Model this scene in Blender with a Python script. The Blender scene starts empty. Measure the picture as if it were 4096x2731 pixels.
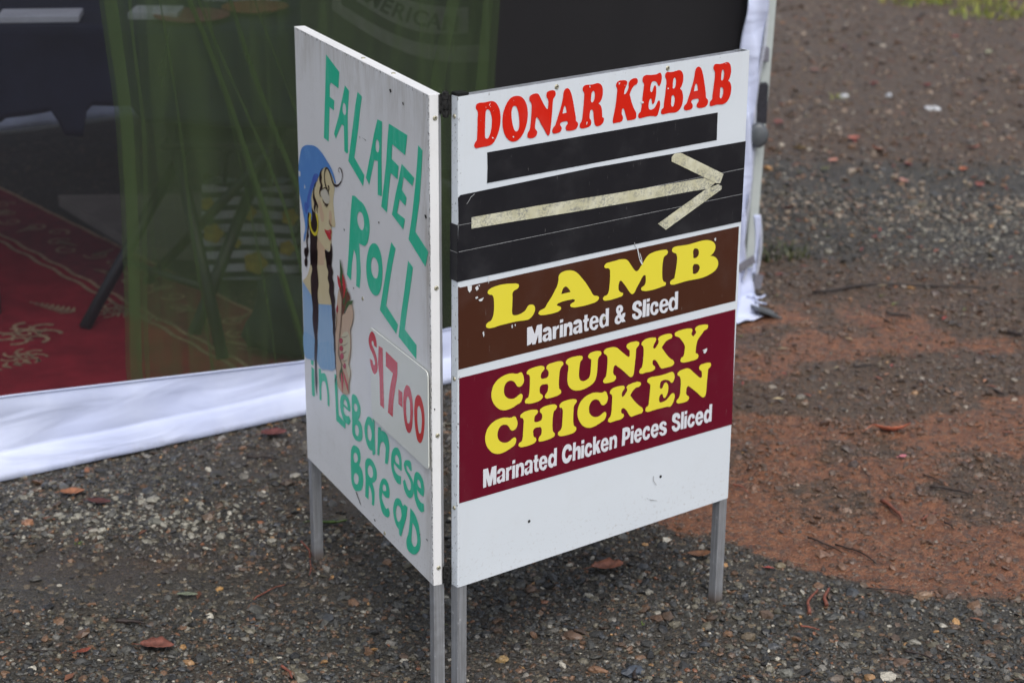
import bpy, bmesh, math, random
import numpy as np
from mathutils import Matrix, Vector
from mathutils.geometry import tessellate_polygon

S = bpy.context.scene
COL = S.collection
rnd = random.Random(7)
nrg = np.random.default_rng(11)

# ------------------------------------------------------------------ camera, sky, sun, exposure
cam = bpy.data.cameras.new('camera'); cam_o = bpy.data.objects.new('camera', cam); COL.objects.link(cam_o)
cam.sensor_width = 36.0; cam.lens = 72.44; cam.clip_start = 0.05; cam.clip_end = 400
pitch, roll = math.radians(19.466), math.radians(0.3243)
fw = Vector((0, math.cos(pitch), -math.sin(pitch))); up0 = Vector((0, math.sin(pitch), math.cos(pitch))); r0 = Vector((1, 0, 0))
rr = math.cos(roll) * r0 + math.sin(roll) * up0; uu = -math.sin(roll) * r0 + math.cos(roll) * up0
cam_o.matrix_world = Matrix(((rr.x, uu.x, -fw.x, 0), (rr.y, uu.y, -fw.y, 0), (rr.z, uu.z, -fw.z, 1.6962), (0, 0, 0, 1)))
cam.dof.use_dof = True; cam.dof.focus_distance = 3.23; cam.dof.aperture_fstop = 5.6
S.camera = cam_o
W = bpy.data.worlds.new('World'); S.world = W; W.use_nodes = True
wn = W.node_tree; bg = wn.nodes['Background']
sky = wn.nodes.new('ShaderNodeTexSky'); sky.sky_type = 'NISHITA'; sky.sun_disc = False
SUN_EL, SUN_AZ = math.radians(58), math.radians(160)      # azimuth clockwise from +y
sky.sun_elevation = SUN_EL; sky.sun_rotation = SUN_AZ; sky.air_density = 1.0; sky.dust_density = 4.0; sky.ozone_density = 1.0
hsv = wn.nodes.new('ShaderNodeHueSaturation'); hsv.inputs['Saturation'].default_value = 0.55      # cloud-covered sky is greyer than a clear one
wn.links.new(sky.outputs[0], hsv.inputs['Color']); wn.links.new(hsv.outputs[0], bg.inputs[0]); bg.inputs[1].default_value = 0.14
sun = bpy.data.lights.new('sun', 'SUN'); sun.energy = 0.85; sun.angle = math.radians(35); sun.color = (1.0, 0.97, 0.90)
sun_o = bpy.data.objects.new('sun', sun); COL.objects.link(sun_o)
sd = Vector((math.sin(SUN_AZ) * math.cos(SUN_EL), math.cos(SUN_AZ) * math.cos(SUN_EL), math.sin(SUN_EL)))
sun_o.rotation_euler = sd.to_track_quat('Z', 'Y').to_euler(); sun_o.location = (0, 0, 10)
S.view_settings.view_transform = 'Standard'; S.view_settings.look = 'None'
S.view_settings.exposure = 0.39; S.view_settings.gamma = 1.0; S.view_settings.use_curve_mapping = False
S.render.engine = 'CYCLES'; S.cycles.max_bounces = 8; S.cycles.transparent_max_bounces = 16

# ------------------------------------------------------------------ node helpers
class M:
    """small builder around one Principled material"""
    def __init__(s, name, col=(.5, .5, .5), rough=.5, metal=0.0, spec=.5):
        s.m = bpy.data.materials.new(name); s.m.use_nodes = True; s.t = s.m.node_tree
        s.b = s.t.nodes['Principled BSDF']; s.b.inputs['Roughness'].default_value = rough
        s.b.inputs['Metallic'].default_value = metal; s.b.inputs['Specular IOR Level'].default_value = spec
        s.col = s.rgb(col)
        s.set_col(s.col)
    def n(s, typ, **k):
        x = s.t.nodes.new(typ)
        for a, b in k.items(): setattr(x, a, b)
        return x
    def link(s, a, b): s.t.links.new(a, b)
    def rgb(s, c):
        x = s.n('ShaderNodeRGB'); x.outputs[0].default_value = (*c, 1); return x.outputs[0]
    def set_col(s, o): s.col = o; s.link(o, s.b.inputs['Base Color'])
    def coord(s, scale=(1, 1, 1), kind='Object'):
        tc = s.n('ShaderNodeTexCoord'); mp = s.n('ShaderNodeMapping'); mp.inputs['Scale'].default_value = scale
        s.link(tc.outputs[kind], mp.inputs[0]); return mp.outputs[0]
    def noise(s, scale=5, detail=4, rough=.6, st=(1, 1, 1), dist=0):
        x = s.n('ShaderNodeTexNoise'); x.inputs['Scale'].default_value = scale; x.inputs['Detail'].default_value = detail
        x.inputs['Roughness'].default_value = rough; x.inputs['Distortion'].default_value = dist
        s.link(s.coord(st), x.inputs['Vector']); return x.outputs[0]
    def ramp(s, f, a, b, lo=0.0, hi=1.0):
        x = s.n('ShaderNodeMapRange'); x.interpolation_type = 'SMOOTHSTEP'
        for i, v in ((1, a), (2, b), (3, lo), (4, hi)): x.inputs[i].default_value = v
        s.link(f, x.inputs[0]); return x.outputs[0]
    def math(s, op, a, b):
        x = s.n('ShaderNodeMath', operation=op)
        for i, v in ((0, a), (1, b)):
            if isinstance(v, (int, float)): x.inputs[i].default_value = v
            else: s.link(v, x.inputs[i])
        return x.outputs[0]
    def mix(s, fac, a, b, mode='MIX'):
        x = s.n('ShaderNodeMix', data_type='RGBA', blend_type=mode)
        for i, v in ((0, fac), (6, a), (7, b)):
            if isinstance(v, (int, float)): x.inputs[i].default_value = v
            elif isinstance(v, tuple): x.inputs[i].default_value = (*v, 1)
            else: s.link(v, x.inputs[i])
        return x.outputs[2]
    def bump(s, h, strength=.3, dist=.002):
        x = s.n('ShaderNodeBump'); x.inputs['Strength'].default_value = strength; x.inputs['Distance'].default_value = dist
        s.link(h, x.inputs['Height']); s.link(x.outputs[0], s.b.inputs['Normal'])
    def xyz(s, kind='Object'):
        tc = s.n('ShaderNodeTexCoord'); x = s.n('ShaderNodeSeparateXYZ'); s.link(tc.outputs[kind], x.inputs[0]); return x.outputs
    def attr(s, name):
        x = s.n('ShaderNodeAttribute'); x.attribute_name = name; return x.outputs

ZB, ZT = 0.2057, 1.0154       # lower and upper edge of the sign boards
def mat_board(name, base, dirty, w):
    m = M(name, base, .38)
    x, y, z = m.xyz()
    grime = m.noise(9, 6, .7)
    streak = m.noise(1, 5, .7, (38, 38, 7), .6)
    spots = m.noise(220, 3, .7, (1, 1, .55))
    # grime gathers along the top, along the hinge edge and in a few clouds
    top = m.ramp(z, ZT - .13, ZT + .01); right = m.ramp(x, w - .055, w + .004) if dirty else m.ramp(x, .05, -.01)
    face = m.math('MULTIPLY', m.math('LESS_THAN', x, w - .0007), m.math('LESS_THAN', z, ZT - .0002))
    edge = m.math('MULTIPLY', face, m.math('MAXIMUM', m.math('MULTIPLY', top, .55 if dirty else .25), m.math('MULTIPLY', right, 1.0 if dirty else .35)))
    f = m.math('MULTIPLY', edge, m.ramp(streak, .35, .7))
    c = m.mix(m.math('MULTIPLY', f, .85 if dirty else .35), base, (.40, .37, .31))
    c = m.mix(m.ramp(grime, .52, .78, 0, .35 if dirty else .12), c, (.50, .49, .45))
    near = m.math('MAXIMUM', m.ramp(x, w - .02, w, 0, .5), m.ramp(z, ZT - .012, ZT, 0, .45)) if dirty else m.math('MAXIMUM', m.ramp(x, .02, 0, 0, .3), m.ramp(z, ZT - .03, ZT, 0, .2))
    near = m.math('MULTIPLY', near, face)
    thr = m.math('SUBTRACT', .76, m.math('MULTIPLY', near, .45))
    chips = m.math('GREATER_THAN', spots, thr)
    c = m.mix(m.math('MULTIPLY', chips, .8), c, (.10, .10, .10))
    foot = m.math('MULTIPLY', m.ramp(z, ZB + .10, ZB), m.ramp(m.noise(150, 4, .7), .56, .66)); c = m.mix(m.math('MULTIPLY', foot, .30), c, (.25, .19, .14))
    s1 = m.noise(1, 2, .5, (700, 700, 28), 1.5); s2 = m.noise(14, 2, .5)
    scr = m.math('MULTIPLY', m.ramp(s1, .73, .76), m.ramp(s2, .55, .62))
    c = m.mix(m.math('MULTIPLY', scr, .5), c, (.16, .16, .16))
    m.set_col(c)
    m.bump(m.math('ADD', m.math('MULTIPLY', m.noise(7, 2, .5), 1.0), m.math('MULTIPLY', m.noise(40, 2, .5), .06)), .35, .004)
    m.link(m.ramp(grime, .3, .7, .28, .5), m.b.inputs['Roughness'])
    return m.m
def mat_vinyl(name, col, rough=.35, chip=.0, dust=.05):
    m = M(name, col, rough, 0, .28)
    c = m.mix(m.ramp(m.noise(12, 4, .6), .45, .8, 0, dust), col, (.5, .5, .52))
    sp = m.noise(300, 3, .6, (1, 1, .6)); zone = m.noise(11, 2, .5)
    fl = m.math('MULTIPLY', m.ramp(sp, .74 - chip, .75 - chip), m.ramp(zone, .52, .6))
    c = m.mix(m.math('MULTIPLY', fl, .85), c, (.62, .64, .66))
    s1 = m.noise(1, 2, .5, (900, 900, 30), 1.2)
    c = m.mix(m.math('MULTIPLY', m.ramp(s1, .74, .77), .35), c, (.5, .48, .48))
    m.set_col(c); m.bump(m.noise(6, 2, .5), .25, .003)
    return m.m
def mat_brush(name, col, light, rough=.45, amt=.55, st=(60, 60, 9)):
    m = M(name, col, rough)
    a = m.noise(1, 5, .75, st, .6); b = m.noise(25, 3, .6)
    c = m.mix(m.ramp(a, .45, .75, 0, amt), col, light)
    c = m.mix(m.ramp(b, .66, .72, 0, .55), c, light)
    m.set_col(c); m.bump(a, .25, .001); return m.m
def mat_dress():       # the painter let the blue run out to a pale wash towards the hem
    m = M('blue_wash_paint', (.1, .28, .58), .5); x, y, z = m.xyz(); a = m.noise(1, 5, .75, (40, 40, 8), .6)
    t = m.math('ADD', z, m.math('MULTIPLY', m.math('SUBTRACT', a, .5), .09)); c = m.mix(m.ramp(t, .625, .50), (.085, .25, .56), (.30, .47, .68)); c = m.mix(m.ramp(a, .55, .75, 0, .5), c, (.36, .50, .68)); m.set_col(c); return m.m
def mat_plain(name, col, rough=.6, var=.25, sc=30, metal=0, bump=.15, spec=.5):
    m = M(name, col, rough, metal, spec)
    d = tuple(v * (1 - var) for v in col); l = tuple(min(1, v * (1 + var)) for v in col)
    nz = m.noise(sc, 5, .65); m.set_col(m.mix(m.ramp(nz, .3, .7), d, l))
    if bump: m.bump(nz, bump, .002)
    return m.m
def mat_alu(name, rust=True):
    m = M(name, (.42, .43, .45), .42, .6)
    a = m.noise(1, 4, .7, (500, 500, 6)); b = m.noise(60, 5, .7); x, y, z = m.xyz()
    c = m.mix(m.ramp(a, .3, .75), (.30, .31, .325), (.52, .54, .58))
    c = m.mix(m.ramp(b, .62, .68, 0, .6), c, (.66, .67, .69))
    c = m.mix(m.ramp(b, .36, .26, 0, .7), c, (.14, .14, .14))
    if rust: c = m.mix(m.math('MULTIPLY', m.ramp(z, .03, .0), .75), c, (.16, .10, .06))
    m.set_col(c); m.link(m.ramp(b, .3, .7, .32, .6), m.b.inputs['Roughness']); m.bump(b, .12, .001); return m.m

MAT = dict(
    boardR=mat_board('white_sheet', (.69, .745, .80), False, .6023),
    boardL=mat_board('dirty_white_sheet', (.80, .81, .82), True, .598),
    red=mat_vinyl('red_vinyl', (.64, .016, .005), .35, .015),
    yellow=mat_vinyl('yellow_vinyl', (.80, .70, .055), .35, -.01, .02),
    white=mat_vinyl('white_vinyl', (.70, .72, .77), .4, -.05, .0),
    brown=mat_vinyl('brown_vinyl', (.064, .021, .011), .34, .0, .03),
    maroon=mat_vinyl('maroon_vinyl', (.13, .0045, .018), .32, -.01, .03),
    black=mat_vinyl('black_tape', (.0125, .0125, .016), .42, -.045, .035),
    green=mat_brush('green_brush_paint', (.024, .56, .34), (.20, .68, .54)),
    alu=mat_alu('brushed_aluminium'), cap=mat_plain('black_plastic', (.012, .012, .013), .3, .2),
    hinge=mat_plain('chipped_black_steel', (.03, .03, .03), .4, .9, 200, .5),
    rivet=mat_plain('rivet', (.42, .40, .30), .4, .2, 100, .5), dark=mat_plain('dark_hole', (.01, .01, .01), .8, .1, 10, 0, 0),
    scarf=mat_brush('blue_paint', (.085, .25, .60), (.16, .36, .70), .5, .6, (30, 30, 20)),
    scarf2=mat_brush('deep_blue_paint', (.05, .11, .45), (.09, .22, .58), .5, .7, (30, 30, 20)),
    dress=mat_dress(),
    dress_old=mat_brush('blue_dress_paint', (.10, .28, .58), (.24, .42, .68), .5, .7, (40, 40, 8)),
    dress2=mat_brush('pale_blue_paint', (.22, .42, .66), (.40, .54, .70), .5, .7, (40, 40, 8)),
    skin=mat_brush('cream_paint', (.64, .55, .33), (.68, .60, .44), .5, .5, (30, 30, 20)),
    blush=mat_brush('peach_paint', (.60, .43, .28), (.64, .52, .34), .5, .6, (30, 30, 12)),
    lid=mat_brush('pale_lid_paint', (.58, .55, .46), (.62, .58, .42), .5, .5),
    hand=mat_brush('peach_roll_paint', (.58, .42, .30), (.62, .48, .36), .5, .5, (40, 40, 8)),
    hand2=mat_brush('cream_hand_paint', (.60, .56, .40), (.62, .60, .48), .5, .5),
    hair=mat_plain('black_paint', (.010, .006, .007), .4, .3, 60, 0, .1),
    gold=mat_plain('yellow_paint', (.68, .58, .03), .45, .1, 40), lip=mat_brush('red_paint', (.52, .02, .03), (.62, .08, .09), .4),
    lip2=mat_plain('pink_paint', (.60, .12, .14), .4, .1), nail=mat_plain('crimson_paint', (.42, .012, .04), .35, .15),
    meat=mat_brush('brown_paint', (.13, .035, .015), (.24, .09, .04), .5, .8, (150, 150, 50)),
    leafg=mat_brush('leaf_green_paint', (.035, .10, .02), (.08, .18, .05), .5, .6),
    line=mat_plain('brown_line_paint', (.22, .15, .10), .5, .2), whitepaint=mat_plain('white_paint_fleck', (.68, .70, .72), .5, .1),
    scratch=mat_plain('grey_scratch', (.35, .36, .37), .5, .3, 300), plate=mat_board('price_plate_sheet', (.76, .79, .74), False, 2.0),
    digit=mat_brush('pinkish_red_vinyl', (.60, .022, .030), (.60, .07, .09), .25, .35, (30, 30, 6)),  # red vinyl with slightly pinker upright streaks
    patch=mat_plain('glue_residue', (.42, .41, .36), .6, .3, 90),
)
def mat_masking():
    m = M('masking_tape', (.6, .57, .38), .6)
    a = m.noise(210, 6, .75, (1, 1, 1.3), .6); z = m.noise(22, 3, .6); f = m.math('MULTIPLY', m.ramp(a, .44, .60), m.ramp(z, .36, .56))
    c = m.mix(m.ramp(m.noise(30, 3, .6), .35, .7), (.55, .53, .36), (.70, .69, .54))
    m.set_col(m.mix(m.math('MULTIPLY', f, .75), c, (.17, .18, .19))); m.bump(m.noise(30, 4, .6, (2.5, 1, .6)), .6, .004); return m.m
MAT['masking'] = mat_masking()

# ------------------------------------------------------------------ mesh helpers
def link(name, me, mat=None, parent=None):
    o = bpy.data.objects.new(name, me); COL.objects.link(o)
    if mat is not None: me.materials.append(mat)
    if parent is not None: o.parent = parent
    return o
def tag(o, label=None, cat=None, group=None, kind=None):
    for k, v in (('label', label), ('category', cat), ('group', group), ('kind', kind)):
        if v: o[k] = v
    return o
def empty(name, loc=(0, 0, 0), **k):
    o = bpy.data.objects.new(name, None); COL.objects.link(o); o.location = loc; o.empty_display_size = .1; return tag(o, **k)
def mesh(name, V, F, smooth=False):
    me = bpy.data.meshes.new(name); me.from_pydata([tuple(v) for v in V], [], F); me.update()
    if smooth: me.shade_smooth()
    return me
def bm_mesh(name, bm, smooth=False):
    bmesh.ops.recalc_face_normals(bm, faces=bm.faces[:])
    me = bpy.data.meshes.new(name); bm.to_mesh(me); bm.free()
    if smooth: me.shade_smooth()
    return me
def box(bm, lo, hi, bev=0.0, mat=None):
    r = bmesh.ops.create_cube(bm, size=1.0); vs = r['verts']
    for v in vs: v.co = Vector([lo[i] + (v.co[i] + .5) * (hi[i] - lo[i]) for i in range(3)])
    if bev:
        es = list({e for v in vs for e in v.link_edges})
        r2 = bmesh.ops.bevel(bm, geom=es, offset=bev, segments=2, affect='EDGES', clamp_overlap=True); vs = list({v for f in r2['faces'] for v in f.verts} | {v for v in vs if v.is_valid})
    if mat is not None:
        for v in vs: v.co = mat @ v.co
    return vs
def outlines_split(name, key, m, parent, off, **k):
    for i in range(len(OUTLINES[key])): outline(name, key, m, parent, off, glyphs=[i], **k)
def boxo(name, lo, hi, bev, m, parent, mat=None):
    bm = bmesh.new(); box(bm, lo, hi, bev, mat); return link(name, bm_mesh(name, bm), m, parent)
def tube(bm, pts, r, n=8, caps=True, r_end=None):
    """closed tube along pts; radius tapers from r to r_end"""
    pts = [Vector(p) for p in pts]; rings = []
    for i, p in enumerate(pts):
        d = (pts[min(i + 1, len(pts) - 1)] - pts[max(i - 1, 0)]).normalized()
        a = d.cross(Vector((0, 0, 1)));  a = a if a.length > .05 else d.cross(Vector((1, 0, 0))); a.normalize(); b = d.cross(a)
        q = r if r_end is None else r + (r_end - r) * i / (len(pts) - 1)
        if isinstance(r, (list, tuple)): q = r[i]
        rings.append([bm.verts.new(p + a * q * math.cos(t * 2 * math.pi / n) + b * q * math.sin(t * 2 * math.pi / n)) for t in range(n)])
    for A, B in zip(rings, rings[1:]):
        for i in range(n): bm.faces.new((A[i], A[(i + 1) % n], B[(i + 1) % n], B[i]))
    if caps: bm.faces.new(rings[0][::-1]); bm.faces.new(rings[-1])
def tubeo(name, pts, r, m, parent=None, n=8, **k):
    bm = bmesh.new(); tube(bm, pts, r, n, **k); return link(name, bm_mesh(name, bm, True), m, parent)

def spline(pts, closed=True, step=5):
    """Catmull-Rom through (x, y, corner) control points"""
    n = len(pts); out = []
    for i in range(n):
        p0, p1, p2, p3 = pts[i - 1], pts[i], pts[(i + 1) % n], pts[(i + 2) % n]
        a, b = np.array(p1[:2]), np.array(p2[:2])
        if p1[2] and p2[2]: out.append(a); continue
        L = np.linalg.norm(b - a) + 1e-9
        def tan(q0, q, q1):
            q0, q, q1 = map(np.array, (q0, q, q1)); l0 = np.linalg.norm(q - q0) + 1e-9; l1 = np.linalg.norm(q1 - q) + 1e-9
            t = (q1 - q) / l1 * l0 / (l0 + l1) + (q - q0) / l0 * l1 / (l0 + l1); return t * L
        m1 = (b - a) if p1[2] else tan(p0[:2], p1[:2], p2[:2]); m2 = (b - a) if p2[2] else tan(p1[:2], p2[:2], p3[:2])
        for s in range(step):
            t = s / step; h = (2*t**3-3*t**2+1, t**3-2*t**2+t, -2*t**3+3*t**2, t**3-t**2)
            out.append(h[0]*a + h[1]*m1 + h[2]*b + h[3]*m2)
    return out
def parse(c):
    o = []
    for t in c.split():
        k = t.endswith('c'); x, y = t.rstrip('c').split(','); o.append((int(x) * 1e-4, int(y) * 1e-4, k))
    return o
def outline(name, key, m, parent, off, glyphs=None, step=5, thick=0.0, label=None, wob=None):
    """flat lettering or paint cut from outlines, lying `off` metres proud of the board face (local y = -off)"""
    V, F = [], []
    gl = OUTLINES[key] if glyphs is None else [OUTLINES[key][i] for i in glyphs]
    for gi, g in enumerate(gl):
        loops = [[Vector((p[0], p[1], 0)) for p in spline(parse(c), step=step)] for c in g.split('|')]
        tri = tessellate_polygon(loops); flat = [p for l in loops for p in l]; b = len(V)
        V += [(p.x, -off - thick - .00002 * gi, p.y) for p in flat]
        for t in tri:
            a, c, d = (flat[i] for i in t); s = (c - a).cross(d - a).z
            F.append(tuple(b + i for i in (t if s > 0 else t[::-1])))
        if thick:
            for l_i, l in enumerate(loops):
                k0 = sum(len(q) for q in loops[:l_i]); n = len(l); b2 = len(V); V += [(p.x, -off, p.y) for p in l]
                F += [(b + k0 + i, b + k0 + (i + 1) % n, b2 + (i + 1) % n, b2 + i) for i in range(n)]
    o = link(name, mesh(name, V, F), m, parent)
    if label: o['label'] = label
    return o
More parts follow.
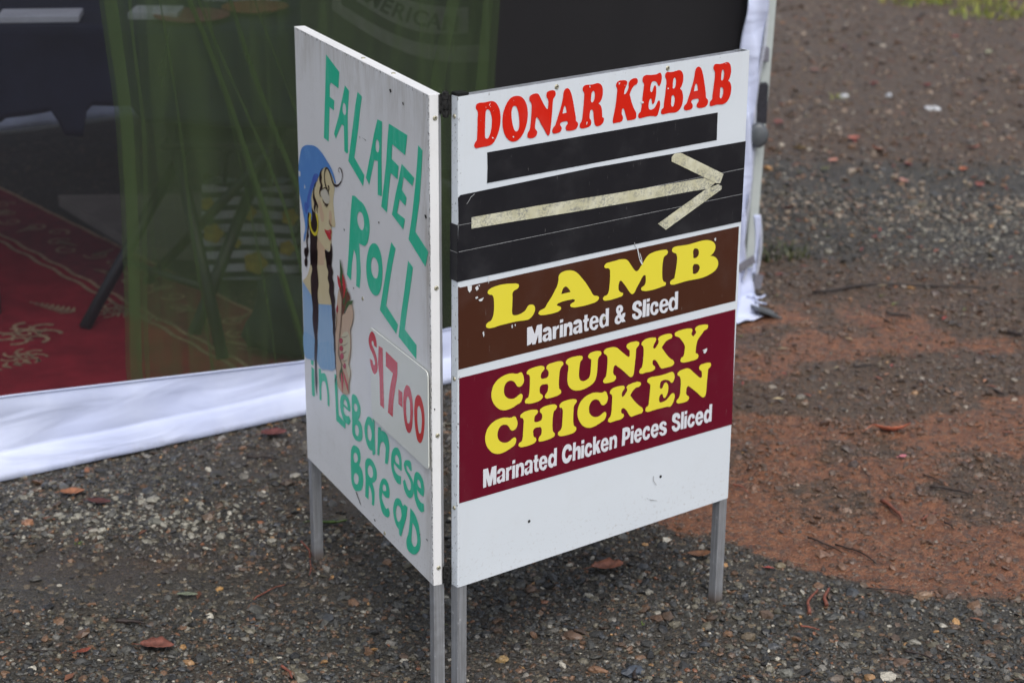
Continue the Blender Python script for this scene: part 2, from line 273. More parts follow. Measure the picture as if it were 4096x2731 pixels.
OUTLINES = {
 'R:donar_kebab': [
  '617,10012 663,10000 701,9976 739,9930 769,9874 788,9810 795,9741 793,9667 782,9594 762,9522 732,9458 699,9401 657,9354 608,9330 547,9322 471,9323 403,9322 346,9321 312,9333 298,9359 303,9396 319,9421 340,9439 349,9482 352,9556 356,9666 357,9776 361,9874 351,9903 328,9930 323,9962 335,9994 365,10011 406,10014 466,10009 542,10010|550,9893 581,9874 602,9841 619,9796 628,9739 629,9677 624,9610 610,9544 587,9485 561,9448 532,9441 510,9453 502,9479 500,9547 502,9645 504,9744 508,9817 516,9871 531,9891',
  '1121,10025 1179,10008 1230,9970 1274,9912 1306,9836 1321,9750 1320,9662 1306,9577 1276,9493 1231,9412 1173,9354 1108,9324 1042,9321 976,9345 921,9393 876,9462 846,9547 832,9643 835,9735 855,9825 889,9901 938,9969 991,10011 1052,10028|1066,9878 1093,9868 1116,9827 1136,9769 1151,9698 1158,9616 1157,9554 1145,9505 1125,9477 1098,9474 1071,9492 1047,9538 1027,9603 1012,9674 1006,9743 1007,9805 1020,9853 1039,9874',
  '1494,10015 1522,10004 1546,9973 1590,9898 1647,9809 1692,9750 1704,9739c 1715,9747 1722,9790 1725,9852 1718,9891 1688,9932 1683,9970 1691,10001 1722,10018 1769,10025 1816,10022 1852,10005 1867,9971 1864,9934 1843,9909 1823,9886 1816,9853 1807,9728 1794,9578 1781,9454 1770,9379 1755,9330 1732,9317 1708,9337 1663,9407 1589,9518 1517,9629 1499,9642 1489,9630 1477,9572 1468,9510 1471,9472 1488,9444 1509,9416 1509,9378 1494,9349 1459,9329 1412,9323 1357,9330 1325,9351 1319,9387 1330,9423 1355,9451 1370,9492 1381,9560 1389,9647 1395,9758 1394,9846 1383,9885 1355,9920 1349,9952 1358,9988 1393,10008 1439,10016',
  '2100,10018 2128,10005 2156,9970 2184,9912 2209,9836 2235,9735 2261,9622 2283,9521 2293,9465 2316,9452 2329,9426 2326,9389 2303,9353 2257,9335 2203,9330 2149,9335 2102,9347 2082,9375 2081,9405 2100,9436 2122,9461 2120,9481 2098,9495 2052,9498 1998,9493 1970,9479 1967,9455 1984,9431 1999,9402 1994,9369 1971,9345 1925,9334 1872,9331 1829,9342 1813,9367 1816,9403 1835,9434 1861,9452 1891,9514 1927,9607 1963,9699 1999,9815 2016,9898 2024,9963 2048,10002 2074,10017|2055,9748 2070,9733 2082,9695 2094,9629c 2011,9630c 2023,9679 2039,9728',
  '2718,10020 2761,10005 2798,9970 2819,9921 2825,9865 2819,9805 2801,9752 2771,9713 2741,9693c 2776,9663 2801,9626 2815,9571 2822,9509 2830,9458 2858,9441 2862,9414 2845,9369 2806,9338 2767,9325 2727,9325 2691,9341 2671,9375 2655,9433 2643,9509 2635,9571 2623,9600 2601,9611 2581,9604 2569,9568 2564,9513 2570,9469 2594,9438 2601,9403 2592,9368 2561,9344 2507,9335 2444,9332 2397,9338 2369,9359 2365,9390 2375,9422 2398,9450 2413,9491 2422,9569 2431,9672 2440,9781 2443,9878 2436,9907 2412,9940 2409,9974 2426,10005 2460,10019 2511,10020 2581,10014 2651,10017|2629,9908 2649,9891 2660,9850 2658,9807 2645,9760 2625,9732 2599,9729 2585,9750 2585,9793 2590,9847 2602,9891',
  '3262,9998 3301,9987 3328,9963 3325,9929 3305,9892 3281,9848 3272,9802 3275,9769 3288,9767 3313,9787 3342,9827 3362,9878 3358,9919 3364,9951 3393,9981 3440,9999 3492,10002 3528,9992 3548,9965 3548,9928 3531,9900 3493,9888 3454,9866 3421,9823 3387,9757c 3418,9662 3462,9555 3504,9482 3534,9437 3541,9389 3536,9349 3501,9333 3431,9329 3352,9332c 3335,9370 3314,9427 3289,9498 3270,9534 3255,9544 3240,9531 3231,9492 3235,9444 3255,9415 3260,9380 3247,9348 3213,9329 3152,9328 3100,9327 3056,9329 3047,9356 3049,9402 3065,9468 3087,9565 3105,9670 3115,9769 3122,9862 3113,9897 3098,9918 3097,9949 3116,9983 3154,10001 3206,10003',
  '4025,10025 4048,10003 4062,9958 4061,9910 4046,9851 4017,9808 3996,9817 3975,9847 3951,9880 3910,9900 3871,9901 3847,9883 3833,9845 3825,9792 3827,9751 3843,9730 3869,9742 3885,9777 3901,9816 3922,9833 3943,9810 3952,9755 3951,9687 3937,9608 3917,9549 3891,9525 3871,9541 3864,9583 3856,9615 3838,9625 3821,9616 3807,9584 3798,9531 3800,9483 3814,9457 3846,9443 3886,9444 3930,9465 3968,9515 3997,9562 4019,9573 4040,9550 4046,9505 4034,9431 4014,9372 3989,9324 3967,9317 3909,9327 3837,9338 3757,9339 3678,9333 3620,9332 3589,9352 3581,9383 3595,9416 3629,9438 3641,9484 3650,9564 3660,9644 3670,9737 3680,9817 3684,9884 3653,9928 3650,9969 3668,10004 3711,10022 3790,10015 3870,10009 3950,10009 4003,10023',
  '4433,10016 4475,10002 4508,9967 4528,9920 4534,9865 4527,9811 4505,9752 4469,9705c 4504,9677 4529,9632 4541,9576 4542,9500 4526,9427 4492,9376 4449,9341 4395,9325 4322,9327 4241,9334 4169,9330 4106,9331 4076,9347 4072,9378 4084,9414 4119,9437 4129,9514 4146,9635 4158,9756 4166,9863 4155,9905 4133,9949 4138,9989 4164,10016 4218,10011 4290,10004 4361,10010|4341,9906 4363,9890 4374,9844 4372,9790 4356,9744 4330,9723 4310,9736 4307,9777 4311,9845 4322,9891|4317,9618 4343,9605 4358,9573 4360,9517 4350,9464 4331,9432 4308,9430 4291,9451 4287,9500 4288,9561 4298,9608',
  '4869,10019 4897,10007 4926,9974 4952,9919 4980,9834 5011,9714 5042,9581 5069,9466 5092,9448 5106,9420 5102,9379 5071,9339 5013,9323 4942,9323 4887,9333 4856,9356 4851,9389 4871,9419 4895,9442 4894,9471 4871,9488 4832,9491 4777,9488 4739,9474 4730,9449 4750,9420 4765,9389 4761,9354 4731,9332 4678,9323 4615,9327 4580,9344 4570,9374 4580,9408 4621,9440 4659,9526 4700,9625 4741,9742 4767,9826 4779,9888 4788,9951 4805,9995 4835,10016|4823,9746 4838,9733 4854,9693 4867,9624c 4780,9622c 4791,9677 4807,9731',
  '5500,10018 5537,10005 5567,9975 5587,9934 5597,9886 5598,9833 5586,9782 5566,9731 5542,9704c 5577,9677 5603,9638 5618,9589 5620,9524 5608,9460 5586,9410 5549,9361 5503,9332 5448,9320 5376,9324 5304,9329 5241,9325 5178,9323 5150,9337 5145,9367 5157,9407 5191,9432 5199,9502 5213,9606 5226,9721 5236,9825 5232,9884 5215,9916 5195,9947 5199,9988 5217,10012 5248,10017 5319,10008 5390,10008 5445,10015|5408,9905 5429,9892 5442,9853 5441,9800 5426,9743 5400,9722 5381,9734 5380,9784 5385,9860 5393,9895|5392,9613 5419,9603 5439,9565 5440,9517 5427,9466 5405,9427 5386,9424 5369,9438 5366,9480 5369,9550 5373,9603',
 ],
 'R:lamb': [
  '1051,7036 1136,7020 1181,6995 1185,6964 1159,6934 1095,6915 1064,6890 1060,6794 1056,6671 1053,6566 1063,6524 1101,6502 1165,6495 1239,6506 1314,6536 1351,6578 1377,6608 1431,6615 1485,6597 1512,6559 1517,6509 1493,6451 1450,6406 1397,6377 1316,6375 1187,6388 1059,6392 921,6393 784,6390 668,6383 585,6393 542,6422 540,6457 568,6483 636,6508 672,6563 689,6639 695,6725 691,6814 680,6886 659,6921 601,6943 568,6973 572,7007 621,7037 725,7056 851,7061 946,7053',
  '2228,7036 2306,7010 2385,6955 2470,6867 2557,6765 2650,6638 2750,6508 2807,6492 2850,6458 2839,6424 2793,6397 2680,6382 2545,6377 2411,6381 2299,6396 2249,6422 2242,6450 2275,6471 2330,6492 2339,6513 2307,6531 2240,6538 2141,6540 2042,6533 1976,6516 1965,6499 1999,6478 2043,6454 2053,6420 2012,6392 1924,6378 1815,6378 1705,6386 1618,6404 1587,6432 1601,6465 1649,6487 1709,6499 1767,6567 1842,6650 1916,6752 1969,6841 1989,6917 1993,6988 2030,7025 2118,7045|2140,6781 2180,6756 2214,6718 2245,6668c 2051,6668c 2070,6723 2097,6767',
  '3345,7018 3405,7005 3455,6970 3517,6892 3581,6809 3621,6768 3649,6756 3685,6766 3737,6823 3795,6889 3853,6954 3912,6996 4008,7017 4130,7024 4241,7018 4303,7005 4332,6968 4319,6932 4247,6892 4228,6819 4218,6705 4221,6589 4233,6509 4260,6460 4311,6431 4307,6393 4233,6378 4098,6365 3951,6364 3828,6380 3766,6410 3762,6439 3788,6458 3836,6483 3856,6532 3856,6600 3848,6644 3823,6657 3793,6640 3736,6565 3667,6472 3615,6395 3586,6377 3555,6381 3511,6420 3448,6504 3360,6612 3317,6654 3293,6656 3274,6624 3263,6559 3275,6495 3318,6455 3367,6429 3362,6397 3285,6378 3166,6368 3047,6369 2963,6384 2933,6418 2950,6448 3026,6471 3054,6523 3068,6615 3074,6719 3073,6823 3062,6896 3034,6920 2969,6935 2944,6969 2973,7007 3061,7019 3179,7022 3262,7027',
  '5215,7014 5293,6991 5359,6955 5407,6902 5419,6846 5395,6782 5346,6737 5306,6717c 5387,6695 5454,6648 5493,6587 5497,6517 5458,6455 5390,6414 5289,6383 5175,6365 5036,6362 4883,6369 4732,6371 4594,6366 4470,6367 4413,6388 4405,6423 4440,6455 4495,6474 4511,6534 4531,6647 4544,6761 4539,6859 4521,6896 4448,6938 4421,6972 4438,7012 4512,7027 4637,7020 4787,7012 4937,7018 5076,7024|4968,6912 5013,6889 5038,6836 5032,6789 5002,6755 4952,6742 4916,6756 4912,6791 4910,6889 4930,6914|4983,6635 5041,6611 5071,6566 5063,6519 5029,6481 4973,6462 4922,6477 4917,6517 4916,6615 4939,6638',
 ],
 'R:chunky_chicken': [
  '1081,5528 1150,5507 1193,5503 1229,5511 1261,5502 1283,5470 1305,5407 1309,5344 1286,5296 1243,5269 1201,5272 1169,5293 1142,5337 1115,5374 1078,5400 1030,5415 983,5412 941,5386 915,5343 904,5283 912,5219 938,5169 986,5127 1050,5098 1113,5093 1166,5108 1219,5136 1256,5139 1281,5118 1286,5072 1268,5022 1232,4985 1179,4975 1115,4949 1041,4935 967,4930 894,4941 820,4973 756,5028 703,5098 666,5178 653,5260 665,5337 696,5410 752,5468 825,5509 908,5531 992,5539',
  '1683,5523 1721,5499 1730,5466 1711,5439 1674,5411 1659,5374 1657,5329 1676,5305 1730,5297 1789,5304 1814,5331 1818,5375 1803,5418 1770,5457 1772,5493 1801,5518 1888,5530 1985,5532 2073,5519 2117,5489 2121,5453 2080,5416 2054,5368 2043,5289 2036,5200 2036,5109 2048,5052 2084,5007 2087,4970 2042,4944 1955,4932 1857,4930 1769,4943 1747,4971 1757,5009 1794,5046 1810,5097 1811,5160 1792,5187 1743,5195 1678,5197 1646,5174 1636,5118 1648,5061 1698,5014 1704,4981 1667,4944 1586,4926 1489,4924 1392,4939 1341,4964 1336,5002 1359,5028 1401,5045 1420,5104 1429,5210 1431,5317 1428,5398 1411,5430 1368,5454 1362,5484 1394,5513 1468,5532 1575,5537',
  '2477,5527 2514,5515 2531,5489 2523,5455 2483,5422 2473,5377 2464,5312 2459,5240 2460,5179 2471,5132 2495,5095 2530,5075 2571,5066 2625,5075 2673,5098 2695,5138 2707,5203 2712,5280 2714,5358 2711,5409 2694,5429 2659,5448 2648,5478 2661,5511 2714,5533 2783,5538 2865,5528 2914,5510 2932,5481 2923,5447 2879,5420 2863,5387 2857,5316 2854,5238 2846,5150 2831,5074 2805,5018 2758,4978 2691,4948 2609,4927 2527,4920 2445,4927 2377,4944 2315,4976 2267,5021 2232,5076 2216,5138 2214,5211 2220,5293 2230,5357 2227,5408 2193,5443 2173,5469 2178,5499 2208,5523 2274,5539 2362,5540 2423,5536',
  '3220,5520 3271,5496 3346,5431 3438,5352 3508,5294 3531,5281c 3547,5288 3552,5346 3547,5392 3514,5422 3481,5461 3486,5505 3532,5526 3622,5530 3702,5520 3748,5495 3757,5457 3734,5425 3701,5401 3692,5334 3685,5227 3673,5102 3665,5013 3651,4943 3629,4911 3596,4906 3561,4926 3497,4986 3392,5082 3300,5156 3237,5195 3218,5183 3202,5132 3200,5069 3215,5034 3261,4997 3265,4955 3230,4922 3152,4912 3074,4917 3007,4933 2984,4964 2999,5001 3042,5041 3056,5110 3066,5216 3068,5324 3058,5393 3035,5422 2990,5457 2983,5494 3021,5527 3098,5535',
  '4065,5512 4123,5495 4140,5463 4121,5426 4088,5378 4077,5335 4091,5309 4126,5315 4164,5353 4196,5401 4195,5424 4179,5454 4193,5483 4261,5506 4353,5512 4434,5503 4487,5482 4504,5446 4484,5413 4427,5403 4370,5387 4320,5347 4268,5290c 4332,5207 4406,5118 4479,5047 4557,4984 4569,4944 4543,4913 4451,4903 4346,4905 4282,4911 4258,4933 4208,5004 4159,5070 4118,5103 4083,5100 4073,5070 4077,5032 4105,4999 4133,4974 4131,4938 4091,4914 4011,4909 3919,4916 3851,4914 3793,4930 3778,4965 3796,5002 3835,5030 3850,5082 3860,5180 3864,5279 3859,5363 3842,5407 3812,5436 3814,5472 3861,5507 3951,5523',
  '4912,5499 4954,5480 4966,5447 4946,5414 4948,5382 4989,5338c 5025,5370 5053,5397 5048,5421 5023,5454 5031,5484 5089,5509 5183,5510 5267,5498 5316,5480 5327,5447 5302,5410 5243,5394 5198,5353 5136,5296 5091,5241 5071,5170 5062,5089 5061,5024 5111,4995 5130,4963 5120,4923 5062,4902 4967,4900 4861,4901 4766,4914 4717,4944 4713,4978 4738,5010 4778,5024 4793,5081 4803,5153 4800,5209 4778,5251 4722,5323 4660,5391 4601,5417 4558,5453 4562,5489 4619,5509 4724,5515 4829,5512',
  '959,4802 1027,4781 1072,4778 1111,4786 1145,4771 1168,4722 1188,4660 1181,4604 1148,4559 1086,4544 1046,4569 1017,4619 972,4668 916,4688 860,4685 815,4653 788,4602 781,4537 800,4465 846,4411 919,4374 986,4367 1043,4382 1093,4409 1133,4416 1161,4387 1162,4339 1129,4279 1067,4251 999,4229 921,4210 831,4205 752,4222 674,4266 606,4340 556,4429 534,4521 543,4613 581,4699 647,4760 736,4800 836,4815 903,4813',
  '1542,4801 1594,4781 1608,4749 1584,4716 1544,4686 1533,4636 1537,4592 1563,4578 1632,4574 1684,4591 1697,4636 1685,4697 1650,4734 1651,4772 1697,4800 1789,4813 1893,4808 1974,4788 2002,4754 1993,4717 1942,4676 1923,4602 1917,4497 1919,4389 1932,4323 1968,4280 1963,4242 1905,4217 1801,4208 1696,4209 1633,4226 1626,4260 1643,4300 1680,4330 1690,4386 1686,4435 1669,4464 1622,4475 1553,4477 1519,4456 1515,4389 1527,4333 1574,4292 1580,4252 1546,4221 1455,4204 1340,4203 1249,4219 1214,4254 1219,4286 1276,4311 1295,4365 1304,4469 1310,4583 1305,4690 1287,4713 1247,4732 1243,4767 1297,4802 1399,4817',
  '2372,4792 2417,4770 2424,4739 2392,4703 2369,4679 2359,4588 2356,4471 2361,4372 2378,4319 2420,4284 2425,4239 2387,4203 2293,4192 2175,4194 2069,4214 2036,4249 2041,4286 2090,4314 2112,4353 2122,4458 2129,4564 2125,4662 2110,4693 2063,4720 2057,4756 2091,4791 2184,4809 2289,4807',
  '2868,4798 2936,4777 2981,4774 3020,4782 3054,4767 3077,4718 3097,4656 3090,4600 3057,4555 2995,4540 2955,4565 2926,4615 2881,4664 2825,4684 2769,4681 2724,4649 2697,4598 2690,4533 2709,4461 2755,4407 2828,4370 2895,4363 2952,4378 3002,4405 3042,4412 3070,4383 3071,4335 3038,4275 2976,4247 2908,4225 2830,4206 2740,4201 2661,4218 2583,4262 2515,4336 2465,4425 2443,4517 2452,4609 2490,4695 2556,4756 2645,4796 2745,4811 2812,4809',
  '3447,4782 3463,4756 3449,4720 3413,4680 3402,4630 3416,4594 3448,4601 3485,4637 3521,4690 3520,4708 3502,4743 3523,4769 3598,4787 3696,4794 3773,4783 3817,4760 3824,4723 3792,4695 3722,4691 3668,4666 3621,4619 3593,4577c 3653,4502 3721,4424 3801,4348 3881,4276 3893,4238 3873,4203 3796,4194 3698,4190 3616,4193 3593,4215 3552,4277 3495,4353 3445,4386 3413,4381 3401,4348 3410,4306 3455,4274 3467,4240 3441,4211 3382,4194 3295,4196 3220,4192 3155,4196 3117,4221 3115,4256 3162,4298 3182,4364 3190,4485 3193,4598 3184,4679 3143,4719 3142,4754 3188,4792 3284,4805 3381,4799',
  '4524,4798 4558,4777 4583,4732 4592,4681 4576,4631 4544,4599 4516,4604 4481,4638 4440,4665 4384,4685 4317,4688 4273,4667 4259,4612 4261,4563 4284,4543 4317,4555 4338,4595 4364,4629 4397,4632 4432,4600 4454,4533 4450,4462 4425,4397 4388,4356 4360,4360 4342,4389 4331,4427 4306,4444 4273,4431 4253,4382 4253,4329 4273,4299 4324,4290 4401,4303 4467,4342 4521,4388 4565,4401 4600,4375 4611,4327 4594,4259 4563,4203 4526,4169 4430,4180 4317,4184 4183,4188 4061,4185 3989,4190 3949,4216 3946,4248 3963,4279 4007,4301 4020,4382 4031,4504 4039,4626 4035,4676 4006,4705 3969,4739 3975,4782 4035,4804 4134,4800 4256,4790 4390,4792 4479,4799',
  '4908,4775 4943,4755 5026,4679 5110,4606 5176,4551 5205,4538c 5222,4545 5227,4603 5220,4654 5168,4697 5155,4736 5175,4772 5261,4785 5364,4782 5423,4760 5437,4724 5416,4688 5377,4665 5368,4608 5362,4510 5354,4385 5349,4277 5339,4202 5318,4166 5278,4160 5236,4185 5152,4263 5044,4355 4948,4431 4911,4453 4886,4427 4875,4375 4877,4316 4899,4284 4941,4252 4946,4215 4916,4181 4848,4169 4757,4172 4683,4187 4656,4213 4663,4248 4706,4278 4731,4345 4737,4451 4738,4559 4724,4642 4703,4678 4663,4705 4655,4738 4693,4770 4783,4786',
 ],
 'R:strip': [
  '545,9226c 5339,9194c 5339,8950c 5345,8724c 545,8743c 553,8988c',
 ],
 'R:arrow_black': [
  '-9,8601c 42,8637c 2675,8663c 6016,8610c 6004,7204c -31,7264c 4,8171c -3,8449c',
 ],
 'R:brown': [
  '-5,7188c 38,7163c 5955,7128c 5958,5787c 6,5824c',
 ],
 'R:maroon': [
  '21,5679c 5967,5634c 6019,3478c 24,3544c',
 ],
 'R:tape0': [
  '245,8253c 1544,8224c 3025,8171c 3784,8150c 4371,8133c 5093,8117c 5351,7995c 5195,7916c 4866,7930c 4380,7939c 3792,7954c 2311,7998c 1051,8048c 246,8073c',
 ],
 'R:seam': [
  '8,8169c 6006,8141c 6007,8134c 8,8163c',
  '8,7747c 5994,7696c 5995,7690c 8,7740c',
 ],
 'R:tape1': [
  '4327,8588c 4396,8639c 4530,8630c 5520,8120c 5449,7971c 5359,7986c 4331,8514c',
 ],
 'R:tape2': [
  '4081,7496c 5115,7909c 5411,7958c 5491,7916c 5494,7858c 4262,7362c',
 ],
 'R:flake': [
  '169,7168c 255,7160c 250,7083c 210,7052c 179,7097c',
  '317,7109c 363,7139c 388,7082c 348,7051c',
  '379,7141c 413,7140c 401,7111c',
  '380,6901c 489,6919c 452,6866c 411,6869c',
  '321,6952c 364,6962c 380,6933c 334,6923c',
  '467,6345c 492,6366c 502,6298c 487,6262c',
  '580,7254c 605,7254c 596,7186c 581,7123c 568,7204c',
  '1039,6347c 1062,6356c 1065,6302c 1046,6298c',
  '1100,6351c 1126,6351c 1120,6309c',
  '5375,7004c 5407,7027c 5424,6990c 5400,6958c',
  '3639,7155c 3658,7147c 3692,7031c 3707,6962c 3733,6929c 3782,6848c 3748,6859c 3709,6924c 3675,7015c',
  '3697,7068c 3713,7054c 3743,6974c 3769,6884c 3753,6906c 3725,6978c',
  '622,9452c 645,9452c 660,9431c 641,9429c',
  '668,9422c 695,9404c 676,9413c',
  '1025,9410c 1048,9410c 1053,9384c 1031,9390c',
  '565,9957c 580,9976c 595,9991c 586,9966c 573,9944c',
  '505,9937c 512,9934c 509,9924c 503,9927c',
  '588,9934c 599,9934c 595,9921c 589,9922c',
  '641,9845c 660,9873c 653,9856c',
  '1033,9975c 1044,9970c 1039,9963c',
  '3614,9599c 3631,9611c 3662,9611c 3689,9586c 3668,9568c 3641,9575c',
  '4187,9752c 4202,9760c 4218,9745c 4204,9731c 4191,9738c',
  '3142,9973c 3179,9971c 3156,9948c 3149,9932c',
  '3269,9923c 3278,9924c 3277,9908c 3270,9910c',
  '5454,10000c 5465,10007c 5472,9995c 5461,9992c',
  '2538,10006c 2560,9990c 2547,9968c 2543,9974c',
  '2495,9430c 2516,9428c 2504,9383c 2494,9387c',
  '5209,5039c 5321,5062c 5319,5006c 5279,4968c 5236,4991c 5252,5016c',
 ],
 'R:scratch': [
  '3575,7266c 3589,7263c 3604,7199c 3634,7151c 3621,7153c 3592,7201c',
  '297,8617c 306,8612c 237,8573c 199,8522c 154,8473c 149,8480c 194,8532c 229,8580c',
  '4180,2961c 4191,2952c 4195,2867c 4269,2764c 4243,2777c 4180,2871c',
  '4045,2588c 4095,2545c 4282,2475c 4282,2466c 4133,2517c 4046,2579c',
 ],
 'R:white1': [
  '1360,6241c 1457,6245c 1519,6099c 1561,6241c 1664,6240c 1665,5930c 1596,5932c 1589,6079c 1536,5928c 1473,5930c 1459,5974c 1434,5944c 1365,5934c',
  '1685,6103c 1692,6144 1734,6165 1783,6169 1825,6155 1854,6123 1862,6069 1870,5925c 1809,5923c 1804,5948c 1766,5929 1724,5929 1689,5954 1677,6003 1694,6040 1736,6054 1778,6063 1803,6079 1794,6100 1774,6108 1752,6089c|1795,6034c 1757,6023 1744,6001 1758,5977 1782,5981 1796,6001c',
  '1885,6148c 1950,6148c 1951,6123c 1973,6141 2015,6151c 2012,6098c 1981,6091 1963,6071 1958,6037c 1955,5931c 1889,5933c',
  '2034,6237c 2101,6236c 2101,6185c 2034,6180c',
  '2035,6147c 2100,6148c 2101,5933c 2034,5931c',
  '2117,6150c 2178,6151c 2180,6132c 2206,6155 2256,6153 2288,6133 2298,6090c 2299,5926c 2233,5925c 2233,6062 2212,6088 2187,6078 2178,6039c 2176,5932c 2116,5930c',
  '2317,6102c 2325,6144 2367,6165 2417,6168 2460,6155 2490,6122 2499,6068 2508,5923c 2445,5920c 2440,5945c 2402,5926 2359,5927 2323,5952 2310,6001 2327,6038 2370,6053 2413,6062 2438,6078 2429,6099 2409,6107 2386,6088c|2431,6032c 2392,6022 2379,5999 2394,5974 2418,5979 2432,5999c',
  '2545,6212c 2613,6211c 2612,6140c 2646,6140c 2642,6094c 2610,6093c 2610,5997 2619,5977 2645,5975c 2642,5929c 2592,5927 2555,5943 2547,5986 2547,6094c 2522,6097c 2525,6141c 2548,6141c',
  '2848,5995c 2831,5940 2781,5912 2722,5924 2670,5973 2658,6046 2673,6119 2715,6157 2773,6157 2825,6127 2851,6077 2856,6029c 2722,6027c 2723,5991 2750,5962 2779,5974 2785,5994c|2725,6073c 2731,6113 2760,6129 2786,6111 2790,6075c',
  '3001,6235c 3071,6233c 3070,5924c 3002,5925c 3001,5943c 2970,5917 2926,5918 2889,5952 2868,6015 2877,6095 2912,6147 2962,6155 3001,6127c|2964,6099 2939,6071 2935,6013 2951,5968 2980,5959 3003,5987 3007,6046 2991,6087',
  '3294,6239 3342,6224 3373,6179 3368,6127 3325,6091c 3356,6040c 3365,6080c 3427,6079c 3420,6021 3395,5991c 3439,5925c 3360,5924c 3349,5941c 3309,5913 3249,5916 3207,5952 3202,6006 3223,6049 3261,6079c 3230,6131 3223,6180 3246,6222|3296,6189 3277,6175 3289,6137c 3307,6157 3311,6176|3290,6026c 3268,6011 3262,5982 3285,5960 3310,5963 3321,5976c',
  '3790,6124c 3721,6126c 3716,6165 3693,6175 3664,6163 3665,6133 3704,6102 3757,6067 3794,6018 3792,5959 3748,5920 3681,5909 3620,5933 3583,5983 3581,6022c 3647,6024c 3651,5987 3679,5967 3716,5971 3722,6002 3691,6033 3630,6069 3587,6107 3579,6162 3602,6211 3661,6235 3728,6228 3775,6189',
  '3811,6227c 3882,6228c 3879,5919c 3808,5919c',
  '3894,6228c 3963,6226c 3959,6174c 3893,6170c',
  '3894,6142c 3961,6140c 3961,5919c 3894,5918c',
  '4156,6048c 4090,6049c 4084,6086 4065,6098 4043,6082 4035,6036 4043,5980 4064,5958 4086,5972 4092,6007c 4161,6005c 4160,5951 4126,5915 4066,5908 4012,5939 3978,6005 3983,6082 4011,6131 4071,6149 4124,6132 4154,6090',
  '4382,5983c 4364,5926 4312,5898 4250,5910 4195,5960 4181,6035 4195,6110 4239,6149 4300,6149 4355,6118 4384,6067 4389,6017c 4248,6015c 4250,5979 4279,5949 4309,5961 4316,5981c|4251,6063c 4257,6104 4286,6120 4315,6102 4320,6065c',
  '4523,6230c 4597,6228c 4601,5910c 4530,5911c 4529,5929c 4496,5903 4450,5904 4410,5938 4387,6003 4395,6086 4431,6139 4484,6147 4526,6118c|4487,6090 4461,6061 4457,6002 4475,5956 4506,5946 4530,5975 4533,6035 4515,6077',
 ],
 'R:white2': [
  '499,4013c 595,4012c 634,3853c 673,4012c 767,4015c 765,3693c 700,3692c 701,3840c 664,3690c 605,3691c 563,3845c 564,3692c 499,3689c',
  '783,3863c 790,3910 827,3939 878,3941 918,3926 941,3886 944,3817 943,3696c 886,3696c 883,3714c 852,3690 813,3690 784,3722 776,3768 789,3798 834,3811 877,3825 890,3850 884,3881 861,3898 845,3886 839,3860c|885,3813c 851,3802 832,3778 835,3753 857,3744 880,3766c',
  '964,3924c 1019,3924c 1021,3903c 1042,3926 1076,3930c 1077,3869c 1043,3870 1022,3851 1022,3797c 1019,3696c 962,3698c',
  '1092,4021c 1151,4020c 1149,3962c 1090,3960c',
  '1091,3928c 1148,3929c 1146,3697c 1087,3697c',
  '1163,3929c 1218,3931c 1221,3908c 1241,3935 1281,3938 1315,3916 1331,3870 1331,3699c 1272,3699c 1271,3851 1259,3876 1236,3875 1223,3844 1219,3700c 1162,3699c',
  '1347,3868c 1354,3915 1392,3945 1443,3946 1484,3931 1508,3891 1511,3822 1511,3699c 1453,3699c 1449,3718c 1419,3693 1378,3694 1349,3726 1341,3772 1354,3803 1400,3816 1443,3829 1456,3855 1450,3886 1427,3904 1410,3891 1404,3865c|1451,3817c 1417,3806 1398,3782 1400,3757 1424,3748 1446,3770c',
  '1552,3996c 1610,3995c 1609,3920c 1634,3920c 1635,3871c 1610,3871c 1609,3771 1617,3752 1637,3751c 1636,3698c 1595,3695 1564,3710 1551,3756 1549,3874c 1526,3875c 1528,3921c 1551,3923c',
  '1816,3771c 1804,3716 1758,3684 1711,3693 1664,3737 1645,3815 1653,3892 1689,3937 1736,3946 1782,3927 1812,3882 1823,3820 1820,3796c 1704,3796c 1707,3766 1728,3743 1753,3751 1762,3771c|1706,3841c 1711,3876 1731,3892 1751,3879 1761,3842c',
  '1960,4020c 2020,4019c 2019,3700c 1960,3699c 1960,3717c 1933,3689 1892,3692 1854,3728 1835,3797 1844,3874 1876,3930 1916,3943 1958,3916c|1926,3878 1903,3854 1897,3801 1912,3763 1935,3757 1958,3786 1962,3840 1949,3867',
  '2343,3895c 2275,3895c 2272,3920 2262,3936 2239,3938 2214,3923 2198,3882 2197,3829 2211,3788 2231,3772 2253,3778 2268,3801 2274,3818c 2343,3815c 2339,3772 2315,3725 2271,3690 2223,3686 2181,3708 2148,3756 2131,3830 2132,3898 2156,3967 2199,4015 2253,4023 2301,4003 2331,3956',
  '2363,4022c 2424,4018c 2421,3906c 2447,3933 2485,3934 2518,3913 2531,3869 2529,3696c 2469,3697c 2469,3820 2468,3847 2458,3863 2442,3863 2423,3848 2419,3817 2418,3695c 2360,3696c',
  '2544,4020c 2605,4018c 2604,3954c 2542,3957c',
  '2542,3927c 2604,3925c 2604,3694c 2542,3696c',
  '2782,3841c 2728,3840c 2726,3859 2716,3869 2700,3868 2681,3849 2673,3813 2676,3774 2690,3750 2706,3744 2722,3758 2731,3785c 2783,3785c 2778,3744 2756,3701 2718,3683 2679,3690 2642,3718 2620,3767 2614,3822 2625,3878 2653,3925 2691,3940 2730,3930 2763,3901',
  '2797,4021c 2858,4019c 2858,3865c 2896,3928c 2959,3927c 2909,3841c 2971,3696c 2903,3696c 2868,3773c 2855,3695c 2799,3696c',
